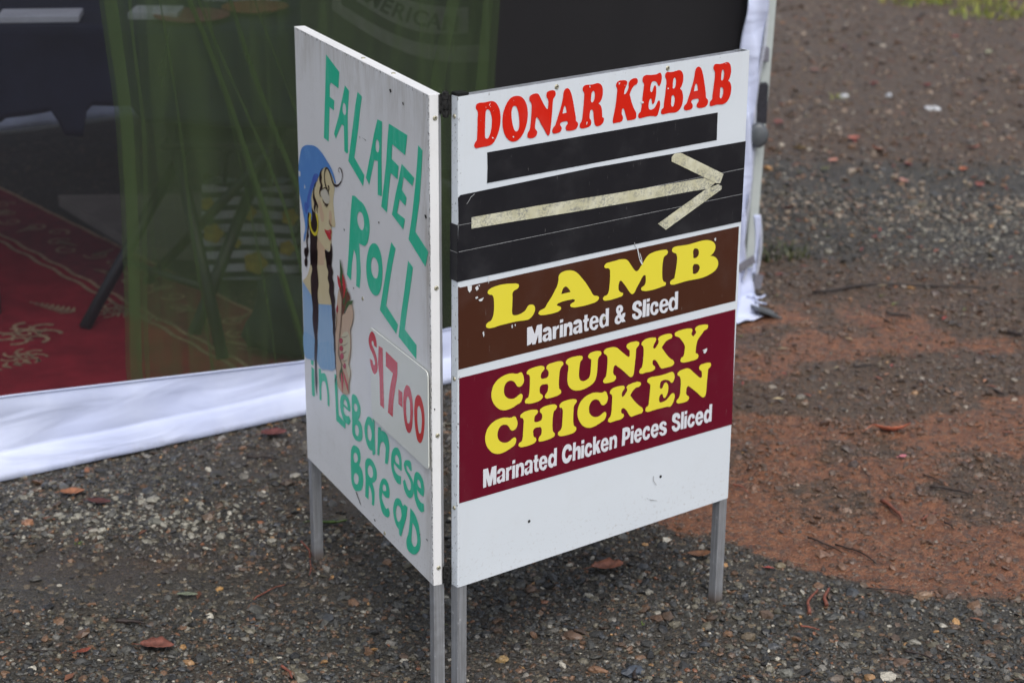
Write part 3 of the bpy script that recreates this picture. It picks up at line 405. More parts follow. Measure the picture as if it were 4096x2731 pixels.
  '3140,3768c 3134,3726 3102,3691 3057,3685 3017,3704 2983,3747 2968,3810 2975,3879 3003,3926 3048,3943 3094,3929 3125,3891 3143,3838 3145,3795c 3027,3796c 3029,3768 3045,3749 3064,3749 3080,3769c|3027,3840c 3031,3870 3050,3885 3070,3874 3084,3841c',
  '3158,3926c 3216,3927c 3217,3909c 3236,3931 3272,3935 3305,3914 3324,3875 3327,3831 3323,3697c 3265,3697c 3265,3846 3254,3867 3238,3873 3220,3857 3216,3820 3214,3696c 3157,3696c',
  '3443,4019c 3554,4015 3598,3987 3619,3922 3610,3843 3574,3801 3504,3786c 3504,3697c 3435,3698c|3507,3939c 3551,3933 3556,3897 3547,3863 3507,3852c',
  '3634,4014c 3692,4015c 3692,3957c 3633,3957c',
  '3632,3919c 3694,3921c 3690,3694c 3630,3695c',
  '3880,3763c 3864,3711 3821,3675 3778,3681 3732,3722 3707,3789 3714,3869 3749,3921 3805,3935 3849,3917 3880,3869 3885,3792c 3767,3790c 3772,3758 3794,3738 3812,3746 3824,3763c|3768,3835c 3776,3869 3795,3880 3814,3865 3819,3835c',
  '4065,3837c 4009,3835c 4005,3859 3989,3869 3971,3853 3953,3811 3955,3770 3969,3741 3988,3737 4006,3753 4014,3778c 4068,3775c 4064,3723 4022,3683 3971,3679 3927,3706 3899,3773 3902,3844 3931,3908 3980,3932 4024,3924 4057,3888',
  '4260,3759c 4244,3706 4201,3671 4157,3676 4111,3718 4085,3785 4092,3865 4127,3918 4183,3932 4228,3914 4259,3866 4265,3788c 4146,3786c 4151,3754 4173,3734 4192,3741 4203,3759c|4146,3832c 4155,3865 4173,3876 4193,3861 4198,3832c',
  '4442,3842c 4390,3839c 4386,3865 4370,3876 4350,3869 4349,3849 4382,3826 4427,3799 4452,3752 4445,3698 4402,3667 4344,3669 4299,3697 4275,3744c 4335,3745c 4342,3723 4361,3713 4383,3723 4379,3749 4340,3774 4294,3806 4275,3846 4289,3904 4332,3929 4390,3923 4433,3890',
  '4759,3895c 4697,3894c 4692,3926 4676,3937 4651,3930 4642,3907 4673,3879 4725,3846 4763,3791 4764,3719 4721,3678 4657,3670 4604,3700 4570,3755 4568,3791c 4632,3789c 4640,3757 4666,3740 4696,3748 4703,3780 4676,3812 4616,3846 4574,3887 4567,3945 4590,4001 4646,4018 4705,4000 4750,3953',
  '4778,4005c 4842,4002c 4841,3680c 4776,3679c',
  '4855,4000c 4917,3999c 4915,3940c 4856,3940c',
  '4855,3908c 4915,3909c 4913,3675c 4852,3677c',
  '5098,3817c 5041,3818c 5039,3844 5026,3855 5006,3842 4990,3799 4990,3748 5007,3723 5028,3733 5044,3761c 5101,3760c 5098,3711 5058,3669 5006,3664 4959,3693 4929,3762 4936,3832 4968,3897 5019,3916 5065,3900 5093,3863',
  '5296,3742c 5280,3689 5236,3653 5190,3659 5142,3701 5115,3770 5121,3851 5157,3904 5215,3919 5261,3900 5294,3851 5301,3772c 5177,3770c 5183,3738 5206,3717 5225,3725 5237,3743c|5177,3817c 5186,3851 5205,3862 5225,3847 5231,3817c',
  '5438,3989c 5504,3989c 5503,3662c 5441,3663c 5440,3680c 5418,3656 5378,3657 5337,3688 5314,3754 5319,3835 5352,3895 5397,3912 5439,3888c|5407,3844 5385,3820 5380,3769 5394,3730 5414,3725 5436,3756 5441,3807 5427,3839',
 ],
 'L:falafel': [
  '1590,9962c 2206,9782c 2148,9494c 1789,9525c 1732,9470c 1718,9265c 1931,9242c 1902,9070c 1692,9089c 1612,8468c 1380,8484c 1529,9477c',
  '2455,9606c 2642,9551c 2553,9121c 2527,8480c 2457,8459c 2359,8473c 2364,8901c 2270,8912c 2123,8777c 1967,8599c 1884,8668c 2140,9041c 2249,9245c|2389,9302 2456,9280 2481,9200 2455,9116 2377,9100 2328,9136 2325,9230',
  '3030,9614c 3217,9576c 3126,9335c 3029,9007c 2819,8469c 3259,8275c 3194,8072c 2536,8348c 2662,8676c 2812,9084c 2912,9367c',
  '3887,9343c 4081,9348c 4030,8769c 4018,8109c 3842,8088c 3872,8654c 3717,8639c 3473,8167c 3328,8249c 3547,8690c 3725,9073c|3863,9010 3934,8974 3942,8878 3883,8800 3798,8813 3782,8907 3806,8977',
  '4370,9378c 4737,9368c 5118,9358c 5027,9019c 4494,9076c 4459,8828c 4748,8779c 4691,8554c 4408,8591c 4301,8215c 4225,7893c 3985,7930c 4117,8333c 4230,8718c 4305,9121c',
  '4881,8847c 5384,8741c 5305,8595c 4947,8656c 4866,8428c 5061,8349c 5008,8203c 4766,8251c 4659,7997c 4981,7980c 4905,7789c 4440,7916c 4617,8310c 4748,8552c',
  '5556,9296c 5717,9255c 5674,8932c 5583,8441c 5399,7885c 5907,7701c 5792,7425c 5125,7690c 5278,8109c 5420,8620c 5509,9018c',
 ],
 'L:roll': [
  '2679,7785c 2795,7808 2967,7786 3163,7771 3306,7705 3421,7587 3451,7429 3405,7268 3325,7134 3223,7060 3075,7038 2950,7032c 2985,6758 2998,6534 2932,6237c 2771,6234c 2809,6556 2786,6779 2706,6861c 2598,6573 2529,6260c 2342,6307c 2457,6764 2533,7185 2604,7525|2981,7581 3129,7586 3197,7492 3191,7378 3113,7298 2990,7307 2905,7378 2891,7487',
  '3619,7214 3763,7226 3879,7175 3955,7067 3990,6892 3967,6700 3897,6512 3796,6388 3649,6320 3503,6320 3361,6392 3284,6521 3265,6723 3324,6928 3445,7111|3607,6970 3727,6966 3805,6895 3798,6744 3726,6640 3615,6620 3506,6679 3478,6803 3517,6907',
  '4395,7444c 4571,7384c 4422,7069c 4283,6718c 4124,6290c 4630,6120c 4545,5936c 3847,6131c 3992,6503c 4228,7088c',
  '5092,7327c 5284,7269c 5167,6904c 5040,6540c 4914,6126c 5399,6015c 5383,5772c 4646,5921c 4776,6368c 4927,6797c',
 ],
 'L:lebanese': [
  '370,4122c 468,4151 523,4145c 515,4046c 388,4033c',
  '400,3989c 536,3988c 535,3468c 487,3437c 386,3435c 382,3650c',
  '783,4077c 901,4103 913,4033c 997,4066 1110,4094 1180,4059 1244,3925 1294,3778 1301,3525c 1203,3521c 1208,3693 1177,3847 1098,3930 1024,3925 951,3880 910,3793 893,3505c 792,3483c 787,3741 779,3896',
  '1605,4254c 1672,4259 1728,4145 1732,4020 1741,3796 1766,3528c 2100,3498c 2082,3382c 1857,3382 1642,3383c 1629,3547 1622,3800 1601,4020',
  '2003,4003 2110,4035 2204,4039 2295,4008 2349,3937 2360,3851 2352,3799c 2259,3789 2025,3796c 2015,3711 2064,3666 2145,3654 2276,3698c 2366,3638c 2266,3530 2172,3514 2031,3518 1930,3590 1865,3695 1861,3820 1891,3912|2093,3946 2163,3935 2218,3882 2233,3829c 2039,3836c 2043,3893',
  '2478,4169 2583,4204 2685,4197 2783,4134 2843,4066 2847,3971 2802,3866 2730,3783c 2832,3779 2897,3732 2924,3599 2902,3494 2824,3424 2684,3377 2535,3367 2445,3415 2440,3638 2435,3833 2434,4012 2445,4122|2608,4050 2676,4043 2712,4003 2693,3943 2634,3904 2566,3906 2541,3960 2561,4020|2620,3658 2700,3660 2754,3609 2738,3522 2678,3465 2598,3471 2568,3541 2572,3614',
  '3225,4027 3373,4031 3436,3995 3424,4059c 3507,4050c 3502,3745 3517,3446c 3392,3393 3380,3454c 3245,3433 3123,3487 3054,3600 3024,3708 3094,3891|3233,3882 3339,3823 3357,3692 3278,3594 3204,3606 3160,3718 3180,3824',
  '3665,3990c 3787,4021 3785,3969c 3931,4009 4073,3994 4153,3869 4136,3670 4075,3468c 3954,3445c 3986,3613 3991,3751 3931,3806 3825,3782 3748,3699 3690,3482c 3607,3470c 3638,3717',
  '4423,3902 4564,3936 4655,3884 4697,3767 4695,3584c 4551,3577 4351,3606c 4361,3504 4476,3452 4664,3476c 4649,3326c 4494,3294 4332,3357 4251,3461 4238,3611 4277,3761|4489,3793 4581,3761 4600,3653c 4414,3669 4417,3747',
  '4953,3879 5090,3897 5140,3755c 5040,3745 4972,3773 4903,3760 4924,3701 5060,3658 5193,3577 5211,3433 5154,3315 5047,3238 4932,3226 4797,3307 4754,3425c 4826,3491c 4892,3422 5005,3361 5075,3407 5087,3517 4967,3603 4832,3665 4797,3728 4836,3810',
  '5335,3817 5469,3835 5600,3774 5649,3643 5624,3498c 5504,3482 5349,3515c 5368,3400 5478,3349 5621,3365c 5640,3244c 5518,3180 5385,3198 5262,3300 5212,3452 5227,3647 5266,3757|5399,3710 5487,3692 5529,3596c 5396,3600 5361,3643',
 ],
 'L:bread': [
  '2473,3215 2629,3253 2766,3234 2812,3131 2785,3020 2730,2938c 2850,2904 2910,2786 2897,2639 2819,2507 2660,2420 2476,2371 2350,2445 2321,2659 2325,2906 2362,3103|2544,3104 2646,3098 2674,3038 2612,2950 2507,2914 2459,2977 2479,3056|2574,2726 2676,2715 2681,2615 2588,2518 2484,2518 2452,2587 2477,2669',
  '3150,3228 3312,3270 3458,3237 3562,3138 3556,3017 3468,2913 3351,2847c 3435,2750 3437,2571 3411,2440c 3305,2421c 3313,2581 3259,2701 3186,2742c 3146,2450c 2994,2455c 3025,2750 3067,3167|3255,3139 3354,3127 3389,3031 3320,2929 3234,2911 3155,2941 3150,3039',
  '3844,3119 3990,3156 4094,3108 4142,2990 4113,2865c 3928,2816 3808,2848c 3788,2731 3863,2662 3992,2615 4067,2675c 4131,2612 4099,2524 3937,2453 3792,2474 3699,2596 3658,2779 3716,2980|3889,3032 3975,3022 3991,2950c 3835,2908 3828,2964',
  '4450,2999 4625,3036 4739,2975 4797,3028c 4926,3031c 4873,2836 4725,2561 4635,2375c 4555,2373 4534,2462c 4417,2493 4326,2593 4292,2697 4337,2872|4493,2886 4620,2888 4663,2789 4612,2671 4492,2592 4423,2652 4413,2766',
  '5055,3064c 5222,3036 5377,2928 5441,2782 5468,2620 5433,2490 5340,2383 5201,2285 5039,2245 4901,2264 4858,2363 4958,2580 5020,2819|5140,2839c 5261,2783 5325,2676 5331,2563 5274,2471 5182,2422 5092,2462 5096,2619',
 ],
 'L:plate': [
  '3453,5686c 3511,5718 3619,5725c 5770,5744c 5854,5740c 5907,5723c 5933,5670c 5934,4152c 5922,4114c 5894,4088c 5828,4078c 3542,4105c 3484,4258c',
 ],
 'L:price': [
  '3573,5677 3650,5673 3734,5623 3780,5512 3777,5455c 3649,5453c 3642,5501 3609,5516 3556,5491 3554,5456 3646,5392 3749,5308 3795,5187 3780,5047 3691,4962 3616,4940 3540,4983 3479,5066 3453,5156c 3571,5164c 3590,5119 3641,5102 3686,5143 3659,5210 3555,5295 3450,5363 3411,5453 3447,5566 3507,5636',
  '3865,5517c 4043,5529c 4048,5052c 4062,4470c 3887,4472c 3875,4977c 3820,5179c',
  '4181,5524c 4683,5489c 4671,5278 4576,5013 4483,4729 4443,4458c 4230,4462c 4274,4706 4369,5009 4481,5239c 4170,5261c',
  '4708,5041c 4878,5042c 4874,4779c 4699,4779c',
  '5070,5235 5190,5240 5277,5122 5320,4940 5306,4737 5248,4533 5166,4440 5057,4430 4967,4532 4913,4729 4911,4929 4966,5130|5124,5061 5171,5019 5199,4897 5194,4730 5151,4606 5090,4584 5040,4675 5029,4837 5050,4977',
  '5524,5224 5641,5232 5736,5135 5790,4959 5777,4742 5710,4537 5614,4431 5503,4428 5420,4563 5374,4761 5380,4977 5436,5144|5579,5055 5636,5018 5680,4903 5668,4735 5618,4602 5566,4583 5510,4695 5495,4870 5519,5010',
 ],
 'L:mark': [
  '4406,9933c 4476,9954c 4508,9911c 4456,9887c',
  '4945,9837c 4979,9850c 5003,9803c 4961,9808c',
  '5773,8259c 5846,8271c 5869,8228c 5820,8205c',
  '3087,8893c 3106,8890c 3093,8832c',
  '3199,8897c 3382,8886c 3363,8875c',
  '3831,7627c 3886,7652c 3893,7612c',
  '2237,7106c 2295,7096c 2273,7053c',
  '2630,6171c 2678,6174c 2657,6131c',
  '6081,5185c 6147,5198c 6113,5144c',
  '4691,4472c 4735,4473c 4707,4427c',
  '2530,2363c 2590,2367c 2801,2193c 2742,2209c',
  '3389,2184c 3448,2200c 3485,2177c 3427,2160c',
  '5691,2782c 5760,2796c 5794,2766c',
  '5448,2762c 5466,2777c 5456,2709c',
  '4095,4926c 4131,4927c 4111,4876c',
 ],
 'L:w_skin': [
  '1517,8007 1632,7993 1741,7899 1829,7781 1842,7685 1795,7561 1761,7454 1778,7317 1801,7195 1832,7090 1828,7032 1756,6991 1678,6985 1644,6940 1664,6888 1631,6750 1614,6616 1567,6517 1466,6478 1328,6473 1292,6368 1225,6163c 519,5963c 518,6213 558,6446 639,6688 621,6976 643,7244 736,7391 820,7433 1020,7683 1231,7848 1377,7960',
  '561,6254c 1304,6459c 1385,6210 1447,6047 1469,5872 1532,5654 1542,5521c 897,5344c 558,5382c 71,5535c 338,5728 455,5892 523,6096',
 ],
 'L:w_blush': [
  '1029,7283 1149,7285 1202,7198 1291,7063 1265,6969 1163,6943 1090,7025 1039,7142',
  '914,6571 1093,6532 1288,6469 1225,6163c 896,6070c 895,6317',
  '1580,7252 1657,7243 1667,7103 1599,6971 1545,7028 1533,7140',
 ],
 'L:w_lid': [
  '1185,7495 1368,7568 1525,7572 1598,7512 1582,7395 1489,7342 1351,7336 1235,7378 1159,7417',
 ],
 'L:w_scarf': [
  '409,8125 659,8191 903,8232 1141,8223 1334,8176 1524,8107 1675,8052 1804,7970 1875,7890 1920,7817 1888,7802 1815,7861 1705,7933 1593,7983 1496,7995 1356,7948 1231,7855 1104,7746 954,7602 823,7477 734,7368 672,7251 675,7136 694,7024 707,6882 661,6811 615,6902 537,6947 488,6854 434,6693 359,6540 261,6365 206,6313 225,6430 299,6568 289,6699 218,6843 148,7002 77,7146 42,7329 34,7518 64,7715 142,7893 236,8031',
 ],
 'L:w_scarfdark': [
  '862,7717 1065,7751 1018,7654 847,7526 693,7358 596,7174 564,7035 458,6993 450,7137 569,7342 707,7535',
  '321,7075 445,7078 478,6984 386,6872 309,6940',
 ],
 'L:w_scarflight': [
  '52,7581 136,7586 142,7515 64,7481c',
  '328,7406 385,7355 341,7322c',
 ],
 'L:w_dress': [
  '71,5535c 558,5382c 575,5144 608,4590 630,4218 149,4079c 55,4221c 61,4798c',
  '897,5344c 1542,5521c 1595,5363 1626,5098 1676,4746 1732,4487 1598,4331 1241,4212 881,4129 708,4224 792,4649 864,5046',
 ],
 'L:w_dresslight': [
  '56,4548 350,4603 634,4598 649,4319 418,4157 96,4081',
  '810,4541 1126,4699 1531,4792 1640,4587 1552,4372 1191,4214 860,4198 770,4358',
 ],
 'L:w_hair': [
  '954,7602 863,7473 834,7350 888,7277 923,7199 861,7082 868,7018c 792,7079 821,7187 766,7261 797,7398 898,7560',
  '831,7320 927,7258 1013,7179 968,7109 1003,7046c 934,7086 948,7162 873,7229',
  '1316,7932 1231,7848 1243,7751 1218,7674 1273,7616 1227,7534 1143,7470 1158,7402 1217,7391c 1126,7394 1103,7460 1137,7540 1180,7593 1119,7678 1139,7783 1213,7872',
  '1516,8000 1631,7978 1722,7895 1793,7814 1868,7790 2003,7809 2140,7884 2241,7992 2238,8061 2182,8116 2130,8125 2082,8085 2132,8042c 2065,8068 2099,8124 2176,8142 2256,8106 2275,8042 2239,7950 2118,7837 1981,7762 1865,7747 1772,7781 1700,7861 1609,7945 1522,7971 1440,7919 1395,7830 1400,7747 1453,7660 1547,7613c 1431,7626 1370,7711 1363,7823 1414,7934',
  '1552,7685 1602,7683 1606,7627 1565,7589 1487,7591c 1566,7610 1577,7648 1539,7667',
  '1185,7495 1310,7582 1450,7617 1557,7587 1598,7505c 1524,7564 1448,7595 1309,7565',
  '1255,7369 1331,7331 1449,7332 1576,7365c 1527,7335 1464,7272c 1447,7311 1424,7255c 1396,7302 1353,7262c 1349,7307 1290,7313',
  '698,7069 768,7029 868,7011 942,6928 952,6800 883,6695 798,6643 815,6596 938,6622 906,6467 918,6250 896,6070c 540,5969c 531,6216 558,6446 549,6591 539,6720 648,6808 697,6908',
  '535,6247c 934,6356c 912,6205 875,6048 904,5910 926,5732 861,5547 882,5349 871,5141 826,4884 784,4740 793,4592 756,4372 702,4146 702,3936 712,3806 680,3661 691,3530 627,3643 606,3770 612,3983 607,4248 622,4443 653,4642 597,4775 559,4952 594,5187 556,5363 529,5542 536,5748 621,5921 560,6051',
  '516,6942 556,6930 496,6797 515,6685 465,6568 488,6501 410,6406 430,6292 463,6197 387,6132 318,6053 377,6010 348,5915c 220,5878c 274,6026 218,6100 238,6195 355,6250 346,6388 389,6504 451,6653 454,6786 479,6896',
  '245,6167 455,6206 394,6097 338,6044 360,5995 324,5873 237,5886 229,5977 287,6048 228,6088',
  '1618,6675 1660,6615 1661,6456 1609,6271c 1388,6209c 1319,6361 1307,6460 1466,6475 1567,6517',
  '1313,6443c 1476,6461 1668,6559c 1642,6391 1609,6274 1685,6169 1642,6049 1710,5979 1698,5795 1749,5683 1721,5566 1746,5428 1720,5256 1758,5103 1738,4950 1737,4784 1721,4687 1763,4590 1729,4449 1771,4333 1739,4230 1675,4152 1679,4060c 1635,4138 1715,4240 1722,4335 1679,4432 1676,4598 1636,4733 1638,4918 1607,5037 1609,5203 1580,5359 1580,5505 1539,5620 1460,5742 1484,5877 1416,5966 1451,6103 1373,6189 1369,6332',
 ],
 'L:w_earring': [
  '599,6956c 659,6942 620,6815 640,6703 738,6648 860,6659 927,6735 957,6860 922,6938 879,6999c 949,7017 1002,6930 1001,6813 965,6702 898,6618 794,6583 673,6602 576,6671 535,6778 552,6885',
 ],
 'L:w_lip': [
  '1322,6838 1414,6848 1514,6870 1654,6914 1662,6866 1620,6827 1632,6765 1589,6718 1511,6725 1428,6768 1359,6800',
 ],
 'L:w_liplight': [
  '1393,6830 1513,6855 1613,6889 1611,6860 1512,6841',
 ],
 'L:w_outline': [
  '1581,7095 1564,7019 1620,6984 1698,6998 1680,7018 1603,7022 1590,7069',
 ],
 'L:w_hand': [
  '1998,5955 2080,5890 2129,5761 2168,5629 2212,5571 2362,5706 2581,5844 2645,5739 2585,5507 2483,5367 2496,5192 2456,4908 2369,4643 2434,4537 2350,4326 2339,4138 2167,4070 1972,4049 1804,4103 1766,4257 1753,4438 1751,4770 1755,5047 1788,5332 1855,5606 1917,5824',
 ],
 'L:w_handlight': [
  '2063,5108 2429,5261 2476,5095 2409,4911 2328,4757 2437,4593 2381,4446 2290,4526 2204,4680 2085,4696 2122,4890 2029,4952',
 ],
 'L:w_line': [
  '2128,5976c 2124,5544 2017,5130 1927,4864 1957,4727 2033,4623 2244,4547c 1997,4593 1878,4701 1888,4851 1953,5110 2066,5526',
  '1999,5084 2233,5153 2420,5254 2233,5140',
  '2019,4934 2224,5005 2397,5106 2224,4992',
  '2009,4781 2166,4841 2314,4920 2165,4822',
  '2109,4685 2230,4716 2329,4776 2215,4698',
  '1755,5047 1808,5265 1872,5503 1848,5277',
 ],
 'L:w_meat': [
  '2010,5995 2148,6071 2288,6041 2356,5989 2405,6031 2516,5931 2466,5880 2341,5753 2214,5607 2137,5512 2114,5685 2086,5838',
 ],
 'L:w_green': [
  '2082,6514 2146,6408 2207,6248 2174,6096 2097,6020 2044,6076 2064,6242',
  '2313,6066 2383,6051 2330,5946 2197,5710 2177,5775 2282,5932',
  '2657,5946 2606,5869 2462,5799 2238,5615 2318,5764 2443,5873 2561,5900',
  '2005,4578 2059,4503 2090,4385 2166,4208c 2086,4328 2019,4417 1982,4367 1958,4211c 1915,4308 1921,4402 1991,4499',
 ],
 'L:w_chilli': [
  '1941,6186 2034,6145 2088,6017 2023,5971 1955,6032',
  '2200,6285 2274,6196 2328,6070 2283,5950 2219,5842 2215,6001 2176,6132',
  '2011,4432 2078,4344 2078,4196 2033,4014c 2013,4155 1987,4295',
  '2073,4508c 2188,4418 2301,4309 2344,4155c 2249,4236 2137,4364',
 ],
 'L:w_nail': [
  '1905,5636 1926,5592 1871,5481 1834,5509 1858,5580',
  '2131,5048 2105,5005 2040,4970 1977,4964 1955,4992 1982,5035 2047,5070 2109,5076',
  '2137,4910 2105,4863 2041,4828 1978,4822 1950,4850 1982,4896 2047,4932 2110,4938',
  '2162,4770 2130,4720 2065,4682 2002,4678 1975,4709 2007,4760 2072,4798 2135,4802',
  '2253,4623 2232,4579 2187,4550 2143,4550 2126,4581 2148,4625 2193,4654 2236,4654',
 ],
}

# ------------------------------------------------------------------ the ground
def vnoise(x, y, s, seed=0):
    """cheap smooth value noise for arrays"""
    g = np.random.default_rng(seed).random((64, 64)); x = x * s; y = y * s
    xi, yi = np.floor(x).astype(int), np.floor(y).astype(int); fx, fy = x - xi, y - yi; fx = fx*fx*(3-2*fx); fy = fy*fy*(3-2*fy)
    G = lambda a, b: g[a % 64, b % 64]
    return (G(xi, yi)*(1-fx)+G(xi+1, yi)*fx)*(1-fy) + (G(xi, yi+1)*(1-fx)+G(xi+1, yi+1)*fx)*fy
def fbm(x, y, s, seed=0, o=4): return sum(vnoise(x, y, s * 2**k, seed + k) * .5**k for k in range(o)) / sum(.5**k for k in range(o))
def sst(a, b, x): t = np.clip((x - a) / (b - a), 0, 1); return t*t*(3-2*t)
CLX = [-3, -.6, .05, .199, .284, .415, .48, .546, .631, .713, .799, .929, 1.3, 4]
CLY = [5.5, 4.4, 3.82, 3.70, 3.704, 3.636, 3.57, 3.527, 3.464, 3.403, 3.374, 3.356, 3.30, 3.1]
def masks(x, y):
    yb = np.interp(x, CLX, CLY) + .10 * (fbm(x, y, 9, 3) - .5)
    d = y - yb
    n = fbm(x, y, 5, 5); n2 = fbm(x, y, 11, 9)
    right = sst(.0, .25, x)
    clay = sst(-.02, .08, d) * (np.exp(-np.maximum(d, 0) / .42) * 1.15 + .80 * sst(.40, .70, n)) * (1 - sst(1.55, 2.0, d)) * right
    clay = np.clip(clay * (.72 + .7 * (n2 - .3)), 0, 1)
    mud = sst(-.01, .06, d) * right * (1 - .9 * sst(1.9, 2.3, d) * (1 - sst(3.0, 3.6, d)))
    lm = np.exp(-(((x + .62) / .25)**2 + ((y - 3.52) / .09)**2)) * .55 + np.exp(-(((x + .03) / .09)**2 + ((y - 3.13) / .07)**2)) * .45 + np.exp(-(((x + .35) / .3)**2 + ((y - 4.1) / .12)**2)) * .45
    mud = np.clip(mud + lm * (n2 + .3), 0, 1)
    return np.clip(clay, 0, 1), mud
def calm(x, y):      # wheel-packed smooth ground at left, and a heap of paler crushed stone beyond it
    n = fbm(x, y, 8, 31); p = np.exp(-(((x + .78) / .42)**2 + ((y - 3.44) / .12)**2)) + .8 * np.exp(-(((x + .30) / .25)**2 + ((y - 3.80) / .12)**2)) + .7 * np.exp(-(((x - .62) / .3)**2 + ((y - 3.28) / .05)**2))
    h = np.exp(-(((x + .72) / .30)**2 + ((y - 3.735 + .1 * (x + .72)) / .10)**2)) + np.exp(-(((x - 1.35) / .3)**2 + ((y - 5.75) / .25)**2))
    return np.clip(p * (.5 + n) * 1.2, 0, 1), np.clip(h * (.4 + n), 0, 1)
def ghei(x, y):
    c, m = masks(x, y)
    return .016 * (fbm(x, y, 3.0, 21) - .5) + .009 * (fbm(x, y, 17, 22) - .5) * (.5 + m) - .001
xs = np.concatenate([[-80, -30, -12, -6], np.arange(-3.6, 3.61, .024), [6, 12, 30, 80]])
ys = np.concatenate([[-60, -20, -5, 0, 1.2], np.arange(2.4, 11.6, .024), [14, 20, 40, 120]])
X, Y = np.meshgrid(xs, ys); nx, ny = len(xs), len(ys)
x, y = X.ravel(), Y.ravel(); z = ghei(x, y); cl, mu = masks(x, y)
me = bpy.data.meshes.new('ground'); me.vertices.add(nx * ny); me.vertices.foreach_set('co', np.stack([x, y, z], 1).astype(np.float32).ravel())
i, j = np.meshgrid(np.arange(nx - 1), np.arange(ny - 1)); q = (j * nx + i).ravel(); quads = np.stack([q, q + 1, q + nx + 1, q + nx], 1)
def set_faces(me, faces, smooth=False):
    k = faces.shape[1]; n = len(faces); me.loops.add(n * k); me.loops.foreach_set('vertex_index', faces.astype(np.int32).ravel())
    me.polygons.add(n); me.polygons.foreach_set('loop_start', np.arange(0, n * k, k, dtype=np.int32)); me.polygons.foreach_set('loop_total', np.full(n, k, dtype=np.int32))
    me.polygons.foreach_set('use_smooth', np.full(n, smooth)); me.update(calc_edges=True); me.validate()
set_faces(me, quads, True)
a = me.color_attributes.new('zones', 'FLOAT_COLOR', 'POINT'); a.data.foreach_set('color', np.stack([cl, mu, mu * 0, mu * 0 + 1], 1).astype(np.float32).ravel())
m = M('wet_gravelly_soil', rough=.5)
z3 = m.n('ShaderNodeSeparateColor'); m.link(m.attr('zones')[0], z3.inputs[0]); zc, zm = z3.outputs[0], z3.outputs[1]
fine = m.noise(160, 5, .7); mid = m.noise(38, 4, .65); big = m.noise(3.2, 4, .6)
vor = m.n('ShaderNodeTexVoronoi'); vor.inputs['Scale'].default_value = 210; m.link(m.coord(), vor.inputs['Vector'])
vor2 = m.n('ShaderNodeTexVoronoi'); vor2.inputs['Scale'].default_value = 95; m.link(m.coord(), vor2.inputs['Vector'])
hs = m.n('ShaderNodeSeparateColor'); m.link(vor.outputs['Color'], hs.inputs[0]); hs2 = m.n('ShaderNodeSeparateColor'); m.link(vor2.outputs['Color'], hs2.inputs[0])
dark = m.mix(m.ramp(fine, .3, .72), (.018, .0165, .0135), (.075, .066, .052))
dark = m.mix(m.ramp(hs.outputs[0], .6, 1.0, 0, .8), dark, (.10, .088, .070)); dark = m.mix(m.ramp(hs2.outputs[1], .93, .97, 0, .75), dark, (.22, .17, .11))
dark = m.mix(m.ramp(big, .45, .65, 0, .35), dark, (.055, .036, .026))
brown = m.mix(m.ramp(fine, .32, .68), (.032, .021, .013), (.175, .108, .066)); brown = m.mix(m.ramp(hs.outputs[1], .68, 1.0, 0, .75), brown, (.105, .09, .07)); brown = m.mix(m.ramp(mid, .52, .38, 0, .6), brown, (.030, .022, .017))
clay = m.mix(m.ramp(mid, .3, .7), (.135, .052, .026), (.275, .115, .054)); clay = m.mix(m.ramp(fine, .55, .75, 0, .6), clay, (.33, .165, .09)); clay = m.mix(m.ramp(fine, .45, .32, 0, .85), clay, (.045, .028, .022)); clay = m.mix(m.ramp(hs2.outputs[0], .72, .9, 0, .55), clay, (.075, .06, .052)); clay = m.mix(m.ramp(hs.outputs[2], .9, .96, 0, .6), clay, (.30, .2, .13))
c = m.mix(m.ramp(m.math('ADD', zm, m.math('MULTIPLY', m.math('SUBTRACT', mid, .5), .7)), .3, .7), dark, brown)
c = m.mix(m.ramp(m.math('ADD', zc, m.math('MULTIPLY', m.math('SUBTRACT', mid, .5), .8)), .32, .72), c, clay)
m.set_col(c)
h = m.math('ADD', m.math('MULTIPLY', vor.outputs['Distance'], -.7), m.math('ADD', m.math('MULTIPLY', fine, 1.2), m.math('MULTIPLY', vor2.outputs['Distance'], -.8)))
m.bump(h, .9, .006); m.link(m.ramp(fine, .3, .7, .38, .7), m.b.inputs['Roughness'])
tag(link('ground', me, m.m), kind='structure')

